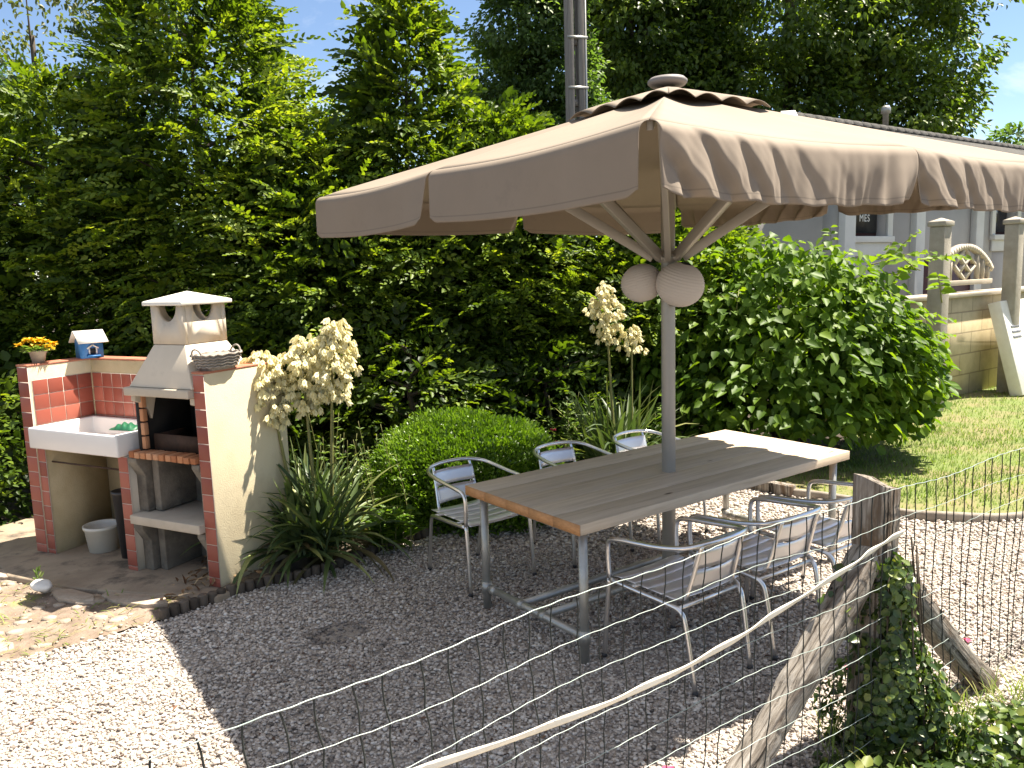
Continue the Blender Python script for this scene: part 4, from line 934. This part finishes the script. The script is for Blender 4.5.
# long arching shoots that leave the outline
for i in range(34):
    a = rr.uniform(-.3,3.5); c0 = np.array([rr.uniform(-1.2,1.5), rr.uniform(-.5,.5), rr.uniform(1.5,2.05)]); d0 = unit(np.array([rr.normal(.25,.7), rr.normal(-.1,.5), rr.uniform(.3,.9)])); L_ = rr.uniform(.25,.5); K = 10; shoot_stem(c0, d0, L_, .25)
    f = np.linspace(.0,1,K)+rr.normal(0,.03,K); P = c0+d0*(L_*f)[:,None]; P[:,2] -= .25*L_*f*f; s = unit(np.cross(d0,(0,0,1))); sg = np.where(np.arange(K)%2,1,-1)
    leaves(g, P, d0[None]*.6+s[None]*sg[:,None]-np.array([0,0,.35]), np.array([[0,-.15,1]])+rr.normal(0,.5,(K,3)), .13*(1.15-.5*f)*rr.uniform(.7,1.1,K), .085*(1.15-.5*f), np.clip(rr.normal(.75,.15,K),0,1), droop=.2)
for i in range(7):
    c0 = np.array([rr.uniform(.95,1.3), rr.uniform(-.3,.3), rr.uniform(.75,1.5)]); d0 = unit(np.array([1.0, rr.normal(-.2,.3), rr.uniform(.0,.35)])); L_ = rr.uniform(.3,.5); K = 9; shoot_stem(c0, d0, L_, .3)
    f = np.linspace(.1,1,K); P = c0+d0*(L_*f)[:,None]; P[:,2] -= .3*L_*f*f; s = unit(np.cross(d0,(0,0,1))); sg = np.where(np.arange(K)%2,1,-1)
    leaves(g, P, d0[None]*.6+s[None]*sg[:,None]-np.array([0,0,.4]), np.array([[0,-.15,1]])+rr.normal(0,.5,(K,3)), .13*(1.15-.5*f)*rr.uniform(.7,1.1,K), .08*(1.15-.5*f), np.clip(rr.normal(.75,.15,K),0,1), droop=.2)
g.build('foliage', L_big, bs)
g = G()
for i in range(14):
    a = i*.45+.2; tip = np.array([1.2*math.cos(a)*rr.uniform(.5,1), .7*math.sin(a)*rr.uniform(.5,1), rr.uniform(.9,1.7)]); tube(g, smooth_path([(.12*math.cos(a),.1*math.sin(a),0), tip*[.35,.35,.55], tip],5), np.linspace(.022,.006,11), 6)
g.build('stems', M_bark, bs); gsh.build('shoots', L_stalk, bs)

# ------------------------------------------------------------------ hedge trees and trees behind
def feather_tree(name, label, cat, loc, h, R, S, lm, seed, z0=.15, prof=None, group=None, lL=.075, lW=.042, K=14, L=(.35,.62), dense=1.0, back=.6, nlump=3.0, lump=.22, droop=.28, bias=0.0):
    rr = np.random.default_rng(seed); t = thing(name, label, cat, loc, 0, group)
    prof = prof or [(0,.60),(.25,.76),(.5,1.0),(.7,.84),(.88,.46),(1,.05)]
    px_ = [p[0] for p in prof]; py_ = [p[1] for p in prof]
    def sample(S, lo, hi):
        zt = rr.uniform(0,1,S*3); rad = np.interp(zt, px_, py_); k = rr.uniform(0,1.05,S*3) < rad+.12; zt = zt[k][:S]; rad = rad[k][:S]; n = len(zt)
        az = rr.uniform(0,2*PI,n); front = np.sin(az) < .35; keep = front | (rr.uniform(size=n) < back); zt = zt[keep]; rad = rad[keep]; az = az[keep]; n = len(zt)
        d = np.stack([np.cos(az), np.sin(az), zt*h/R],1); lm_ = 1+lump*nz(d, nlump, seed)+lump*.6*nz(d, nlump*2.3, seed+1)
        r_ = R*rad*lm_*rr.uniform(lo, hi, n)
        return np.stack([r_*np.cos(az), r_*np.sin(az), z0+zt*(h-z0)],1), az, zt
    g = G(); P, az, zt = sample(S, .72, 1.04); n = len(P)
    up = .05+.75*zt**1.5; o = np.stack([np.cos(az), np.sin(az), 0*az],1)
    tw = rr.normal(0,.75,n); D = unit(np.stack([np.cos(az+tw), np.sin(az+tw), up+rr.normal(0,.25,n)],1)); N_ = unit(o*.55+np.array([0,0,.85])+rr.normal(0,.35,(n,3)))
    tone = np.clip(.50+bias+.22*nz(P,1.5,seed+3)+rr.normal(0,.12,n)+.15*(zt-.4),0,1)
    sprays(g, P-D*.12, D, N_, rr.uniform(*L,n), K, lL, lW, tone, droop)
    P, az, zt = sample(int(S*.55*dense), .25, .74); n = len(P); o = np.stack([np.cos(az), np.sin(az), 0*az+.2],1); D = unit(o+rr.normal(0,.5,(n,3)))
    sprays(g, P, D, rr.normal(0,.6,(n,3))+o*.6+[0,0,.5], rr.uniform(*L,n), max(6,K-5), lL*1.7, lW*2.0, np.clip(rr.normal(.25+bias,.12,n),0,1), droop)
    g.build('crown', lm, t)
    g = G(); tr = R*.055+.02; path = smooth_path([(0,0,-.03),(.03*R,.02*R,h*.35),(-.03*R,.03*R,h*.6),(.02,0,h*.86)],6); tube(g, path, np.linspace(tr,.004,len(path)), 8)
    for i in range(18):
        zb = h*rr.uniform(.08,.85); a = rr.uniform(0,6.28); rl = R*np.interp(zb/h, px_, py_)*rr.uniform(.6,.95); tube(g, smooth_path([(0,0,zb),(rl*.5*math.cos(a),rl*.5*math.sin(a),zb+rl*.18),(rl*math.cos(a),rl*math.sin(a),zb+rl*.35)],3), np.linspace(tr*.35,.004,7), 5, caps=False)
    g.build('trunk', M_bark, t)
    return t
GH = 'hornbeam hedge trees behind the barbecue and table'
hedge = [
 ('bushy hornbeam at the hedge end beyond the low barbecue corner', (-6.3,8.5), 3.95, 1.5, 900),
 ('bushy hornbeam behind the blue bird house', (-4.65,8.75), 4.15, 1.3, 900),
 ('tall hornbeam whose feathery top rises out of the picture above the chimney', (-3.15,8.7), 5.6, 1.25, 1150),
 ('leafy hornbeam filling the gap right of the tall hedge tree', (-1.95,8.35), 3.55, 1.05, 720),
 ('upright hornbeam with a thin spire top left of the umbrella', (-.98,8.6), 4.95, .92, 860),
 ('hornbeam in shade behind the round box bush', (-.05,8.75), 3.65, 1.1, 800),
 ('hornbeam under the umbrella edge behind the second yucca', (1.05,9.1), 3.2, 1.15, 800),
 ('low hornbeam joining the broad leaved bush', (1.95,9.5), 2.9, 1.0, 600)]
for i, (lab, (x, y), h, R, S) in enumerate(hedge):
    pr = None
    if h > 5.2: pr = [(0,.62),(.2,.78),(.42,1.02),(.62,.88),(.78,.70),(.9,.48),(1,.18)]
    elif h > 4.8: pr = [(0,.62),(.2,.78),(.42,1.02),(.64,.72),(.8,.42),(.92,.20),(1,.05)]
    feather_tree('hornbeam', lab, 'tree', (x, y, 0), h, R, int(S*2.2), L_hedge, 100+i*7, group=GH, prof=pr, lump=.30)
# low growth in front of the hedge foot
for i, (x, y, h, R, lab) in enumerate([(-4.7,6.9,1.35,.6,'dark shrub at the far left beside the barbecue'), (-2.4,7.55,1.5,.75,'shaded shrub right behind the barbecue'), (-.95,7.6,1.5,.7,'shaded low shrub behind the cream yucca flowers'), (.35,7.95,1.3,.6,'shaded low shrub behind the clipped box bush')]):
    feather_tree('hedge_shrub', lab, 'shrub', (x,y,0), h, R, 260, L_hedge, 300+i, z0=.05, K=11, bias=-.15)
GB = 'trees standing beyond the hedge'
feather_tree('soft_leaved_tree', 'soft dull green tree beyond the hedge at the far left', 'tree', (-7.6,12.2,0), 5.1, 2.2, 2400, L_soft, 401, z0=.5, lL=.06, lW=.03, K=16, L=(.4,.8), group=GB)
feather_tree('conifer', 'dark narrow conifer top between birch and tall hedge tree', 'tree', (-5.15,12.5,0), 7.6, .85, 1800, L_soft, 402, z0=.5, lL=.05, lW=.022, K=16, group=GB, bias=-.25, prof=[(0,1),(.4,.95),(.7,.7),(.9,.35),(1,.08)])
feather_tree('soft_leaved_tree', 'grey green tree showing in the gap left of the spire topped hornbeam', 'tree', (-3.05,13.6,0), 4.7, 1.6, 1600, L_soft, 403, z0=.5, lL=.07, lW=.035, K=14, group=GB)

def big_tree(name, label, loc, h, trunk_h, lobes, nper, lm, seed, leaf=.2, tr=.3, group=GB, bias=0.0, clump=.55, per=34):
    rr = np.random.default_rng(seed); t = thing(name, label, 'tree', loc, 0, group); g = G(); gt = G()
    tube(gt, smooth_path([(0,0,-.03),(.05,.03,trunk_h*.5),(-.03,.05,trunk_h),(.05,0,h*.7)],6), np.linspace(tr,tr*.3,19), 10)
    for i, (c, r3) in enumerate(lobes):
        c = np.array(c, float); e = rr.uniform(.25,.6)
        tube(gt, smooth_path([(0,0,trunk_h*(.6+.5*e)), c*[.45,.45,1]*np.array([1,1,.75]), c],5), np.linspace(tr*.4,tr*.06,11), 6, caps=False)
        n = int(nper*(r3[0]*r3[2])); P, d = shell_pts(n, c, r3, seed*13+i, .22, .62, -.8); n = len(P)
        k = per; cl = clump*rr.uniform(.6,1.25,n)
        off = unit(rr.normal(size=(n,k,3)))*(rr.uniform(.15,1,(n,k,1))**.5)*cl[:,None,None]*np.array([1,1,.55])
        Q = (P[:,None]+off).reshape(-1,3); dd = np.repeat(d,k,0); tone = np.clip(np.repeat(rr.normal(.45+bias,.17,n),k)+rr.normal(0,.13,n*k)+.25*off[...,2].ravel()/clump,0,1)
        D = unit(off.reshape(-1,3)+dd*.3+[0,0,-.25]+rr.normal(0,.25,(n*k,3))); N_ = unit(dd*.5+[0,0,.9]+rr.normal(0,.5,(n*k,3)))
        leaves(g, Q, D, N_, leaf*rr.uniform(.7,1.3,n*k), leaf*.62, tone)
    g.build('crown', lm, t); gt.build('trunk', M_bark, t); return t
big_tree('tall_tree', 'huge dark broadleaf tree rising above the umbrella and roof', (8.2,24.5,0), 14, 4.2,
   [((0,0,9.5),(4.0,3.4,3.4)),((-3.6,.3,8.2),(2.5,2.4,2.6)),((3.0,.2,8.4),(2.5,2.4,2.6)),((-1.2,-.8,6.6),(2.8,2.0,1.9)),((2.2,-.6,6.2),(2.9,2.0,1.8)),((4.0,.5,6.0),(1.5,1.5,1.4)),((-4.6,0,10.5),(2.2,2,2.2)),((3.8,0,10.8),(2.3,2.2,2.4))], 40, L_oak, 501, leaf=.17, tr=.42)
big_tree('tall_tree', 'dark leafy tree between the utility pole and the huge broadleaf tree', (3.9,23.5,0), 12, 4,
   [((0,0,8.3),(2.0,2.0,2.6)),((.9,0,6.2),(1.8,1.6,1.7)),((-.6,0,10.4),(1.7,1.6,1.8)),((1.6,.3,9.8),(1.7,1.6,2.0))], 44, L_oak, 502, leaf=.165, tr=.3, bias=-.05)
big_tree('locust_tree', 'airy locust tree standing left of the utility pole', (.5,19.0,0), 9.5, 3.2,
   [((0,0,7.3),(1.1,1.1,1.0)),((-.55,0,5.9),(.85,.8,.7)),((.75,0,6.2),(1.0,.8,.9)),((.3,0,4.6),(1.3,1.0,1.0)),((-.2,0,8.7),(1.0,.9,.8)),((.9,0,8.2),(.9,.9,.8)),((1.2,0,5.0),(.9,.8,.9))], 105, L_locust, 503, leaf=.12, tr=.13, clump=.42, per=46)
big_tree('birch_tree', 'sparse sunlit birch against bright sky at the upper left', (-9.6,17.5,0), 10, 4,
   [((0,0,8.2),(1.5,1.3,1.5)),((-1.8,0,7.4),(1.4,1.2,1.3)),((1.5,0,7.2),(1.3,1.2,1.2)),((-.6,0,6.2),(1.6,1.2,.9)),((-3.2,.3,8.3),(1.4,1.2,1.3))], 13, L_birch, 504, leaf=.12, tr=.12, clump=.45, per=26)
big_tree('distant_tree', 'small distant tree under the cable at the right end of the roof', (26.0,42.0,0), 8, 3,
   [((0,0,6.6),(2.4,2.2,1.7)),((-2.0,0,5.2),(2.0,1.8,1.5)),((2.2,0,5.4),(2.2,1.8,1.6))], 9, L_locust, 505, leaf=.3, tr=.25, clump=.7)

# ------------------------------------------------------------------ utility pole and cable
up = thing('utility_pole', 'grey twin section utility pole rising behind the umbrella', 'pole', (1.36,16.0,0), .3)
g = G()
for x in (-.105, .105): box(g, x-.062, x+.062, -.10, .10, -.03, 9.6)
g.build('pole_leg', M_polewood, up, bevel=.012)
g = G()
for z in np.arange(.6, 9.4, 1.1): box(g, -.043, .043, -.05, .05, z, z+.12)
g.build('spacer_blocks', M_polewood, up)
g = G(); tube(g, [(.19,-.08,0),(.19,-.08,9.5)], .022, 8); g.build('cable_conduit', M_galv, up, smooth=True)
for z in (2.2, 5.3, 6.2, 8.0):
    g = G(); box(g, -.178, .225, -.112, -.103, z, z+.05); g.build('steel_band', M_galv, up)
def catf(a, b, sag, n=30):
    t = np.linspace(0,1,n); p = np.array(a)[None]*(1-t)[:,None]+np.array(b)[None]*t[:,None]; p[:,2] -= sag*4*t*(1-t); return p
g = G(); tube(g, catf((13.4,21.5,5.6), (30,28.5,5.4), .5), .02, 5); tag(g.build('overhead_cable', M_cable), 'thin dark overhead cable slanting across the sky right of the roof', 'cable')

# ------------------------------------------------------------------ house
def hT(u, v, z=0): return T(u, v, z)
HU0, HU1, HV0, HV1 = 8.3, 27.0, 4.05, 8.6; EZ = 3.35; RZ2 = 4.70; RV = 6.25
ho = thing('house', 'grey rendered house with dark grey roof behind the garden wall', 'house', T(HU0, HV0, 0), YAW)
W_ = HU1-HU0; D_ = HV1-HV0
win = [(.35,1.0,2.35,.85),(5.3,.95,2.38,.9),(9.0,1.1,2.0,1.0),(13.0,1.1,2.0,1.0)]          # x0, width, sill z, height
g = G(); xs = [0]+[q for w in win for q in (w[0], w[0]+w[1])]+[W_]
for i in range(0, len(xs), 2): box(g, xs[i], xs[i+1], 0, .3, -.03, EZ)
for x0, w, z0, h in win: box(g, x0, x0+w, 0, .3, -.03, z0); box(g, x0, x0+w, 0, .3, z0+h, EZ)
box(g, 0, .3, .3, D_, -.03, EZ); box(g, W_-.3, W_, .3, D_, -.03, EZ); box(g, .3, W_-.3, D_-.3, D_, -.03, EZ); g.build('wall', M_wallhouse, ho)
for x0, w, z0, h in win:
    g = G(); box(g, x0+.001, x0+w-.001, .16, .22, z0+.001, z0+h-.001); wd = g.build('window', M_shutter, ho)
    g = G(); box(g, x0+.06, x0+w-.06, .140, .158, z0+.06, z0+h-.06); g.build('pane', M_glass, wd)
    g = G(); box(g, x0-.14, x0+w+.14, -.10, .15, z0-.10, z0+.001); box(g, x0-.16, x0-.003, -.05, -.002, z0+.003, z0+h+.1); box(g, x0+w+.003, x0+w+.16, -.05, -.002, z0+.003, z0+h+.1); box(g, x0-.1, x0+w+.1, -.04, -.002, z0-.32, z0-.102); g.build('surround', M_trimhouse, wd, bevel=.006)
for x in (-.03, 2.15, 4.35, 8.3, 11.8, W_-.25):
    g = G(); box(g, x, x+.30, -.12, -.001, -.03, EZ-.002); g.build('pilaster', M_trimhouse, ho, bevel=.008)
g = G(); box(g, 2.46, 4.34, -.05, -.002, .2, 1.95); g.build('door_panel', M_shutter, ho)
# hipped roof with a tiled face
eo = .45; xa, xb, ya, yb = -eo, W_+eo, -eo, D_+eo; rv = RV-HV0; hx = 1.75
v = [(xa,ya,EZ-.02),(xb,ya,EZ-.02),(xb,yb,EZ-.02),(xa,yb,EZ-.02),(hx,rv,RZ2),(W_-hx,rv,RZ2)]
g = G(); g.add(np.array(v), [(0,1,5,4),(2,3,4,5),(1,2,5),(3,0,4),(3,2,1,0)]); rf = g.build('roof', M_roof, ho)
g = G()
for i in range(46):
    x = hx+i*(W_-2*hx)/46; tube(g, [(x,rv,RZ2-.02),(x+.40,rv,RZ2-.01)], .10, 8)
g.build('ridge_tiles', M_roof, rf)
g = G(); beam(g, (hx-.02,rv,RZ2+.05), (hx-.7,rv-.70,RZ2-.50), .26, .08); g.build('hip_flashing', M_trimhouse, rf)
g = G(); lathe(g, [(.06,0),(.06,.55),(.10,.56),(.10,.68),(.05,.72)], 12, (5.6,rv+.25,RZ2-.15)); g.build('vent_pipe', M_galv, rf)
# lettering in the first window
q = hT(HU0+win[0][0]+.05, HV0+.125, 2.02)
sg = thing('lettered_sign', 'black sign with small white capital letters in the house window', 'sign', hT(HU0+.40, HV0+.125, 2.42), YAW)
g = G(); box(g, 0, .88, -.012, .0, 0, .66); g.build('sign_panel', M_black, sg)
cu = bpy.data.curves.new('sign_letters', 'FONT'); cu.body = 'MES'; cu.size = .165; cu.extrude = .003; cu.space_character = 1.15
tmp = bpy.data.objects.new('tmp', cu); col.objects.link(tmp); dg = bpy.context.evaluated_depsgraph_get(); me = bpy.data.meshes.new_from_object(tmp.evaluated_get(dg)); bpy.data.objects.remove(tmp)
me.name = 'letters'; me.materials.clear(); me.materials.append(M_letter); o = bpy.data.objects.new('letters', me); col.objects.link(o); o.parent = sg; o.location = (.34,-.017,.18); o.rotation_euler = (PI/2,0,0)

# ------------------------------------------------------------------ garden wall with arched panel, posts, board sign
M_block = None
def block_mat():
    m, nt, b, N, L = nodes('cream_blockwork'); b.inputs['Roughness'].default_value = .9
    tc = N.new('ShaderNodeTexCoord'); sp = N.new('ShaderNodeSeparateXYZ'); cb = N.new('ShaderNodeCombineXYZ'); L.new(tc.outputs['Object'], sp.inputs[0]); L.new(sp.outputs['X'], cb.inputs['X']); L.new(sp.outputs['Z'], cb.inputs['Y'])
    br = N.new('ShaderNodeTexBrick'); br.inputs['Scale'].default_value = 1; br.inputs['Brick Width'].default_value = .62; br.inputs['Row Height'].default_value = .30; br.inputs['Mortar Size'].default_value = .010
    br.inputs['Color1'].default_value = (.60,.50,.31,1); br.inputs['Color2'].default_value = (.52,.43,.26,1); br.inputs['Mortar'].default_value = (.36,.29,.18,1)
    L.new(cb.outputs[0], br.inputs['Vector']); n = noise(N, L, 5, 6); mx = N.new('ShaderNodeMix'); mx.data_type = 'RGBA'; mx.blend_type = 'MULTIPLY'; mx.inputs['Factor'].default_value = .6
    r = ramp(N, [(.3,(.62,.6,.56)),(.65,(1,1,1))]); L.new(n.outputs['Fac'], r.inputs['Fac']); L.new(br.outputs['Color'], mx.inputs['A']); L.new(r.outputs['Color'], mx.inputs['B']); L.new(mx.outputs['Result'], b.inputs['Base Color'])
    bp = N.new('ShaderNodeBump'); bp.inputs['Strength'].default_value = .6; bp.inputs['Distance'].default_value = .02; bp.invert = True; L.new(br.outputs['Fac'], bp.inputs['Height']); L.new(bp.outputs['Normal'], b.inputs['Normal']); return m
M_block = block_mat()
gw = thing('garden_wall', 'cream block garden wall with pale coping beside the lawn', 'wall', T(5.2, 2.12, 0), YAW)
g = G(); box(g, 0, 9.5, 0, .20, -.03, 1.41); g.build('blockwork', M_block, gw)
g = G(); box(g, -.03, 9.53, -.045, .245, 1.412, 1.475); g.build('coping', M_conc, gw, bevel=.01)
def cpost(uv, h, label):
    t = thing('concrete_post', label, 'post', T(*uv, 0), YAW, 'concrete posts before the garden wall')
    g = G(); box(g, -.095,.095,-.095,.095,-.03,h-.09); g.build('shaft', M_concgrey, t, bevel=.012)
    g = G(); box(g, -.115,.115,-.115,.115,h-.088,h-.03); v = [(-.115,-.115,h-.029),(.115,-.115,h-.029),(.115,.115,h-.029),(-.115,.115,h-.029),(0,0,h+.02)]; g.add(np.array(v), [(0,1,4),(1,2,4),(2,3,4),(3,0,4),(3,2,1,0)]); g.build('cap', M_concgrey, t, bevel=.006)
cpost((6.86,1.76), 2.45, 'concrete post just right of the broad leaved bush'); cpost((9.05,1.80), 2.50, 'concrete post at the right end of the arched panel behind the white board')
ap = thing('arched_panel', 'arched pale concrete lattice panel standing on the garden wall', 'fence panel', T(7.66, 2.20, 1.477), YAW)
PW = 1.62; g = G()
t = np.linspace(0, 1, 25); arcz = .30+.34*np.sin(PI*t)**.8
for i in range(24): beam(g, (PW*t[i],0,arcz[i]), (PW*t[i+1]+.004,0,arcz[i+1]), .085, .075)
g.build('arch_rail', M_conc, ap)
g = G(); box(g, 0, PW, -.043, .043, .10, .17); g.build('bottom_rail', M_conc, ap, bevel=.006)
def az_(x): return float(np.interp(x/PW, t, arcz))-.02
for x in (.10,.24,.38,1.20,1.36,1.52):
    g = G(); box(g, x-.025, x+.025, -.030, .030, .168, az_(x)); g.build('baluster', M_conc, ap)
g = G(); cx, czz, s = .80, .38, .24
for a, b in (((cx-s*1.3,czz),(cx,czz+s)),((cx,czz+s),(cx+s*1.3,czz)),((cx+s*1.3,czz),(cx,czz-s*.86)),((cx,czz-s*.86),(cx-s*1.3,czz)),((cx-s*.65,czz+s*.5),(cx+s*.65,czz-s*.43)),((cx+s*.65,czz+s*.5),(cx-s*.65,czz-s*.43))):
    beam(g, (a[0],0,a[1]), (b[0],0,b[1]), .055, .042)
g.build('diamond_lattice', M_conc, ap)
sb = thing('board_sign', 'thick white board leaning against the garden wall with faint grey writing', 'sign', T(8.76, 1.45, 0)+np.array([0,0,.03]), YAW)
g = G(); Mx = Matrix.Translation((0,0,.0)) @ Matrix.Rotation(-.27, 4, 'X'); box(g, -.02, .85, -.0, .17, .0, 1.36, Mx); g.build('board', M_whitepaint, sb, bevel=.008)
for r_ in range(3):
    g = G(); x0 = .12; z0 = .98-r_*.075; c0 = rr.uniform(.22,.3); pts_ = np.array([(x0+f*c0, -.005, z0+.018*math.sin(f*c0*260+r_)) for f in np.linspace(0,1,60)])
    pts_ = pts_ @ np.array(Mx)[:3,:3].T; tube(g, pts_, .005, 4); g.build('faint_scribble', M_ink, sb)

# ------------------------------------------------------------------ ivy and ground cover
def ivy_leaves(g, P, N_, rr, s=(.020,.046)):
    n = len(P); D = unit(np.cross(N_, rr.normal(size=(n,3)))+[0,0,-.35]); tone = np.clip(rr.beta(1.6,2.0,n)+.1*nz(P,6,3),0,1); s_ = rr.uniform(*s,n)
    leaves(g, P, D, N_+rr.normal(0,.35,(n,3)), s_, s_*.80, tone, fold=.16)
iv = thing('ivy', 'dark ivy climbing the lower half of the weathered fence post', 'ivy', (fp_[0], fp_[1], 0), 0)
g = G(); rr = np.random.default_rng(81); n = 3300; z = rr.uniform(0,1,n)**1.45*.82; az = rr.uniform(0,6.28,n); R0 = (.085+.15*np.clip((.55-z)/.55,0,1)**.8+.085*nz(np.stack([np.cos(az),np.sin(az),z*4],1),2.2,5))*rr.uniform(.75,1.12,n)
cx = .10-.10*z; P = np.stack([cx+R0*np.cos(az), -.06+R0*.85*np.sin(az), z],1); N_ = np.stack([np.cos(az), np.sin(az), np.full(n,.5)],1); ivy_leaves(g, P, N_, rr)
g.build('leaves', L_ivy, iv)
g = G()
for i in range(14):
    a = i*.45; tube(g, smooth_path([(.10+.16*math.cos(a),-.05+.14*math.sin(a),0),(.08+.12*math.cos(a+.4),-.04+.11*math.sin(a+.4),.3),(.05+.10*math.cos(a+.7),-.02+.09*math.sin(a+.7),.62+.02*i)],5), .004, 5)
g.build('vine_stems', M_bark, iv)
g = G(); n = 12000; x = rr.uniform(1.15,3.6,n); y = rr.uniform(2.2,3.62,n)
line = 3.13+.42*(x-1.6)+.10*np.sin(x*7)
k = (y < line)&(rr.uniform(size=n) < np.clip((line-y)/.25,.12,1)); x = x[k]; y = y[k]; n = len(x); P = np.stack([x,y,rr.uniform(.0,1,n)**.7*np.clip(.02+(line[k]-y)*.45,.02,.17)],1)
N_ = np.stack([rr.normal(0,.45,n), rr.normal(-.1,.45,n), np.ones(n)],1); ivy_leaves(g, P, N_, rr, (.024,.055))
tag(g.build('ground_ivy', L_ivy), 'leafy ground ivy spreading under the right fence brace', 'ground cover', kind='stuff')
g = G(); n = 500; x = rr.uniform(1.2,3.2,n); y = 3.12+.42*(x-1.6)+rr.normal(0,.1,n); az = rr.uniform(0,6.28,n)
ribbons(g, np.stack([x,y,np.full(n,.01)],1), np.stack([np.cos(az)*.6,np.sin(az)*.6,np.ones(n)],1), rr.uniform(.06,.2,n), np.full(n,.004), np.full(n,.9), rr.uniform(.4,1,n), 4)
tag(g.build('weedy_grass', L_grass), 'thin weedy grass along the edge of the ground ivy', 'grass', kind='stuff')
g = G(); n = 60; a = rr.uniform(0,6.28,n); w = T(-.86,FV+.10,.66); P = w+rr.normal(0,.032,(n,3))*[1,1,1.6]; ivy_leaves(g, P, np.stack([np.cos(a)-.6,np.sin(a)-.6,np.full(n,.4)],1), rr, (.025,.05))
g.build('sprig_leaves', L_ivy, iv, world=True)
for i, (u, v) in enumerate([(-1.45,-1.35),(-.2,-1.35),(.55,-1.55),(-.95,.1)]):
    g = G(); p = T(u, v, .022); k = 3; a = rr.uniform(0,6.28,k); leaves(g, np.repeat(p[None],k,0)+rr.normal(0,.006,(k,3)), np.stack([np.cos(a),np.sin(a),0*a+.1],1), np.stack([0*a,0*a,np.ones(k)],1), .035, .028, .5)
    tag(g.build('fallen_petal', M_pink), 'fallen pink petal lying on the gravel', 'petal', 'pink petals on the gravel')

# ------------------------------------------------------------------ light, sky, camera
SUN = Vector(tuple(U*.458-V*.125+np.array([0,0,1.0]))).normalized()
sl = bpy.data.lights.new('sun', 'SUN'); sl.energy = 5.0; sl.angle = math.radians(.55); sl.color = (1.0,.955,.88)
so = bpy.data.objects.new('sun', sl); col.objects.link(so); so.rotation_euler = (-SUN).to_track_quat('-Z', 'Y').to_euler(); so.location = (0,0,20)
w = bpy.data.worlds.new('World'); sc.world = w; w.use_nodes = True; N = w.node_tree.nodes; L = w.node_tree.links; bg = N['Background']
sk = N.new('ShaderNodeTexSky'); sk.sky_type = 'NISHITA'; sk.sun_disc = False; sk.sun_elevation = math.asin(SUN.z); sk.sun_rotation = math.atan2(SUN.x, SUN.y)
sk.air_density = .8; sk.dust_density = .05; sk.ozone_density = 3.0
tc = N.new('ShaderNodeTexCoord'); mp = N.new('ShaderNodeMapping'); mp.inputs['Scale'].default_value = (1.6,1.6,4.2); mp.inputs['Rotation'].default_value = (.2,.5,.3); n1 = N.new('ShaderNodeTexNoise'); n1.inputs['Scale'].default_value = 2.4; n1.inputs['Detail'].default_value = 9; n1.inputs['Roughness'].default_value = .6; n1.inputs['Distortion'].default_value = .5
L.new(tc.outputs['Generated'], mp.inputs['Vector']); L.new(mp.outputs['Vector'], n1.inputs['Vector'])
r = ramp(N, [(.56,(0,0,0)),(.85,(.7,.7,.7))]); L.new(n1.outputs['Fac'], r.inputs['Fac'])
mx = N.new('ShaderNodeMix'); mx.data_type = 'RGBA'; L.new(r.outputs['Color'], mx.inputs['Factor']); L.new(sk.outputs['Color'], mx.inputs['A']); mx.inputs['B'].default_value = (8.5,8.8,9.2,1)
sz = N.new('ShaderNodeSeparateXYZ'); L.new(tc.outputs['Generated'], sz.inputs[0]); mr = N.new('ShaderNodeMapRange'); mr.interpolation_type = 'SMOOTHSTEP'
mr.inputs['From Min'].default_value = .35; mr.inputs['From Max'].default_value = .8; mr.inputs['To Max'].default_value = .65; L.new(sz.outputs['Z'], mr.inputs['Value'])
m3 = N.new('ShaderNodeMix'); m3.data_type = 'RGBA'; L.new(mr.outputs['Result'], m3.inputs['Factor']); L.new(mx.outputs['Result'], m3.inputs['A']); m3.inputs['B'].default_value = (4.6,4.45,4.3,1)  # pale overhead haze, added out of view for neutral fill in the shade
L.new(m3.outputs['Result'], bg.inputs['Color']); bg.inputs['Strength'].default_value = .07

f_, p_, r_ = 816.4, .13924, -.03017
cp_, sp_ = math.cos(p_), math.sin(p_); F = Vector((0,cp_,-sp_)); rt = Vector((1,0,0)); upv = Vector((0,sp_,cp_))
Rv = rt*math.cos(r_)+upv*math.sin(r_); Uv = -rt*math.sin(r_)+upv*math.cos(r_)
cd = bpy.data.cameras.new('camera'); cd.sensor_width = 36; cd.lens = f_/1024*36; cd.clip_end = 1000; cd.clip_start = .05
co = bpy.data.objects.new('camera', cd); col.objects.link(co); co.matrix_world = Matrix(((Rv.x,Uv.x,-F.x,0),(Rv.y,Uv.y,-F.y,0),(Rv.z,Uv.z,-F.z,CAMZ),(0,0,0,1)))
sc.camera = co
sc.view_settings.view_transform = 'Standard'; sc.view_settings.look = 'None'; sc.view_settings.exposure = 1.6; sc.view_settings.use_white_balance = True; sc.view_settings.white_balance_temperature = 7000; sc.view_settings.gamma = 1
sc.render.engine = 'CYCLES'; sc.cycles.max_bounces = 7; sc.cycles.diffuse_bounces = 4; sc.cycles.transmission_bounces = 4; sc.cycles.use_denoising = True
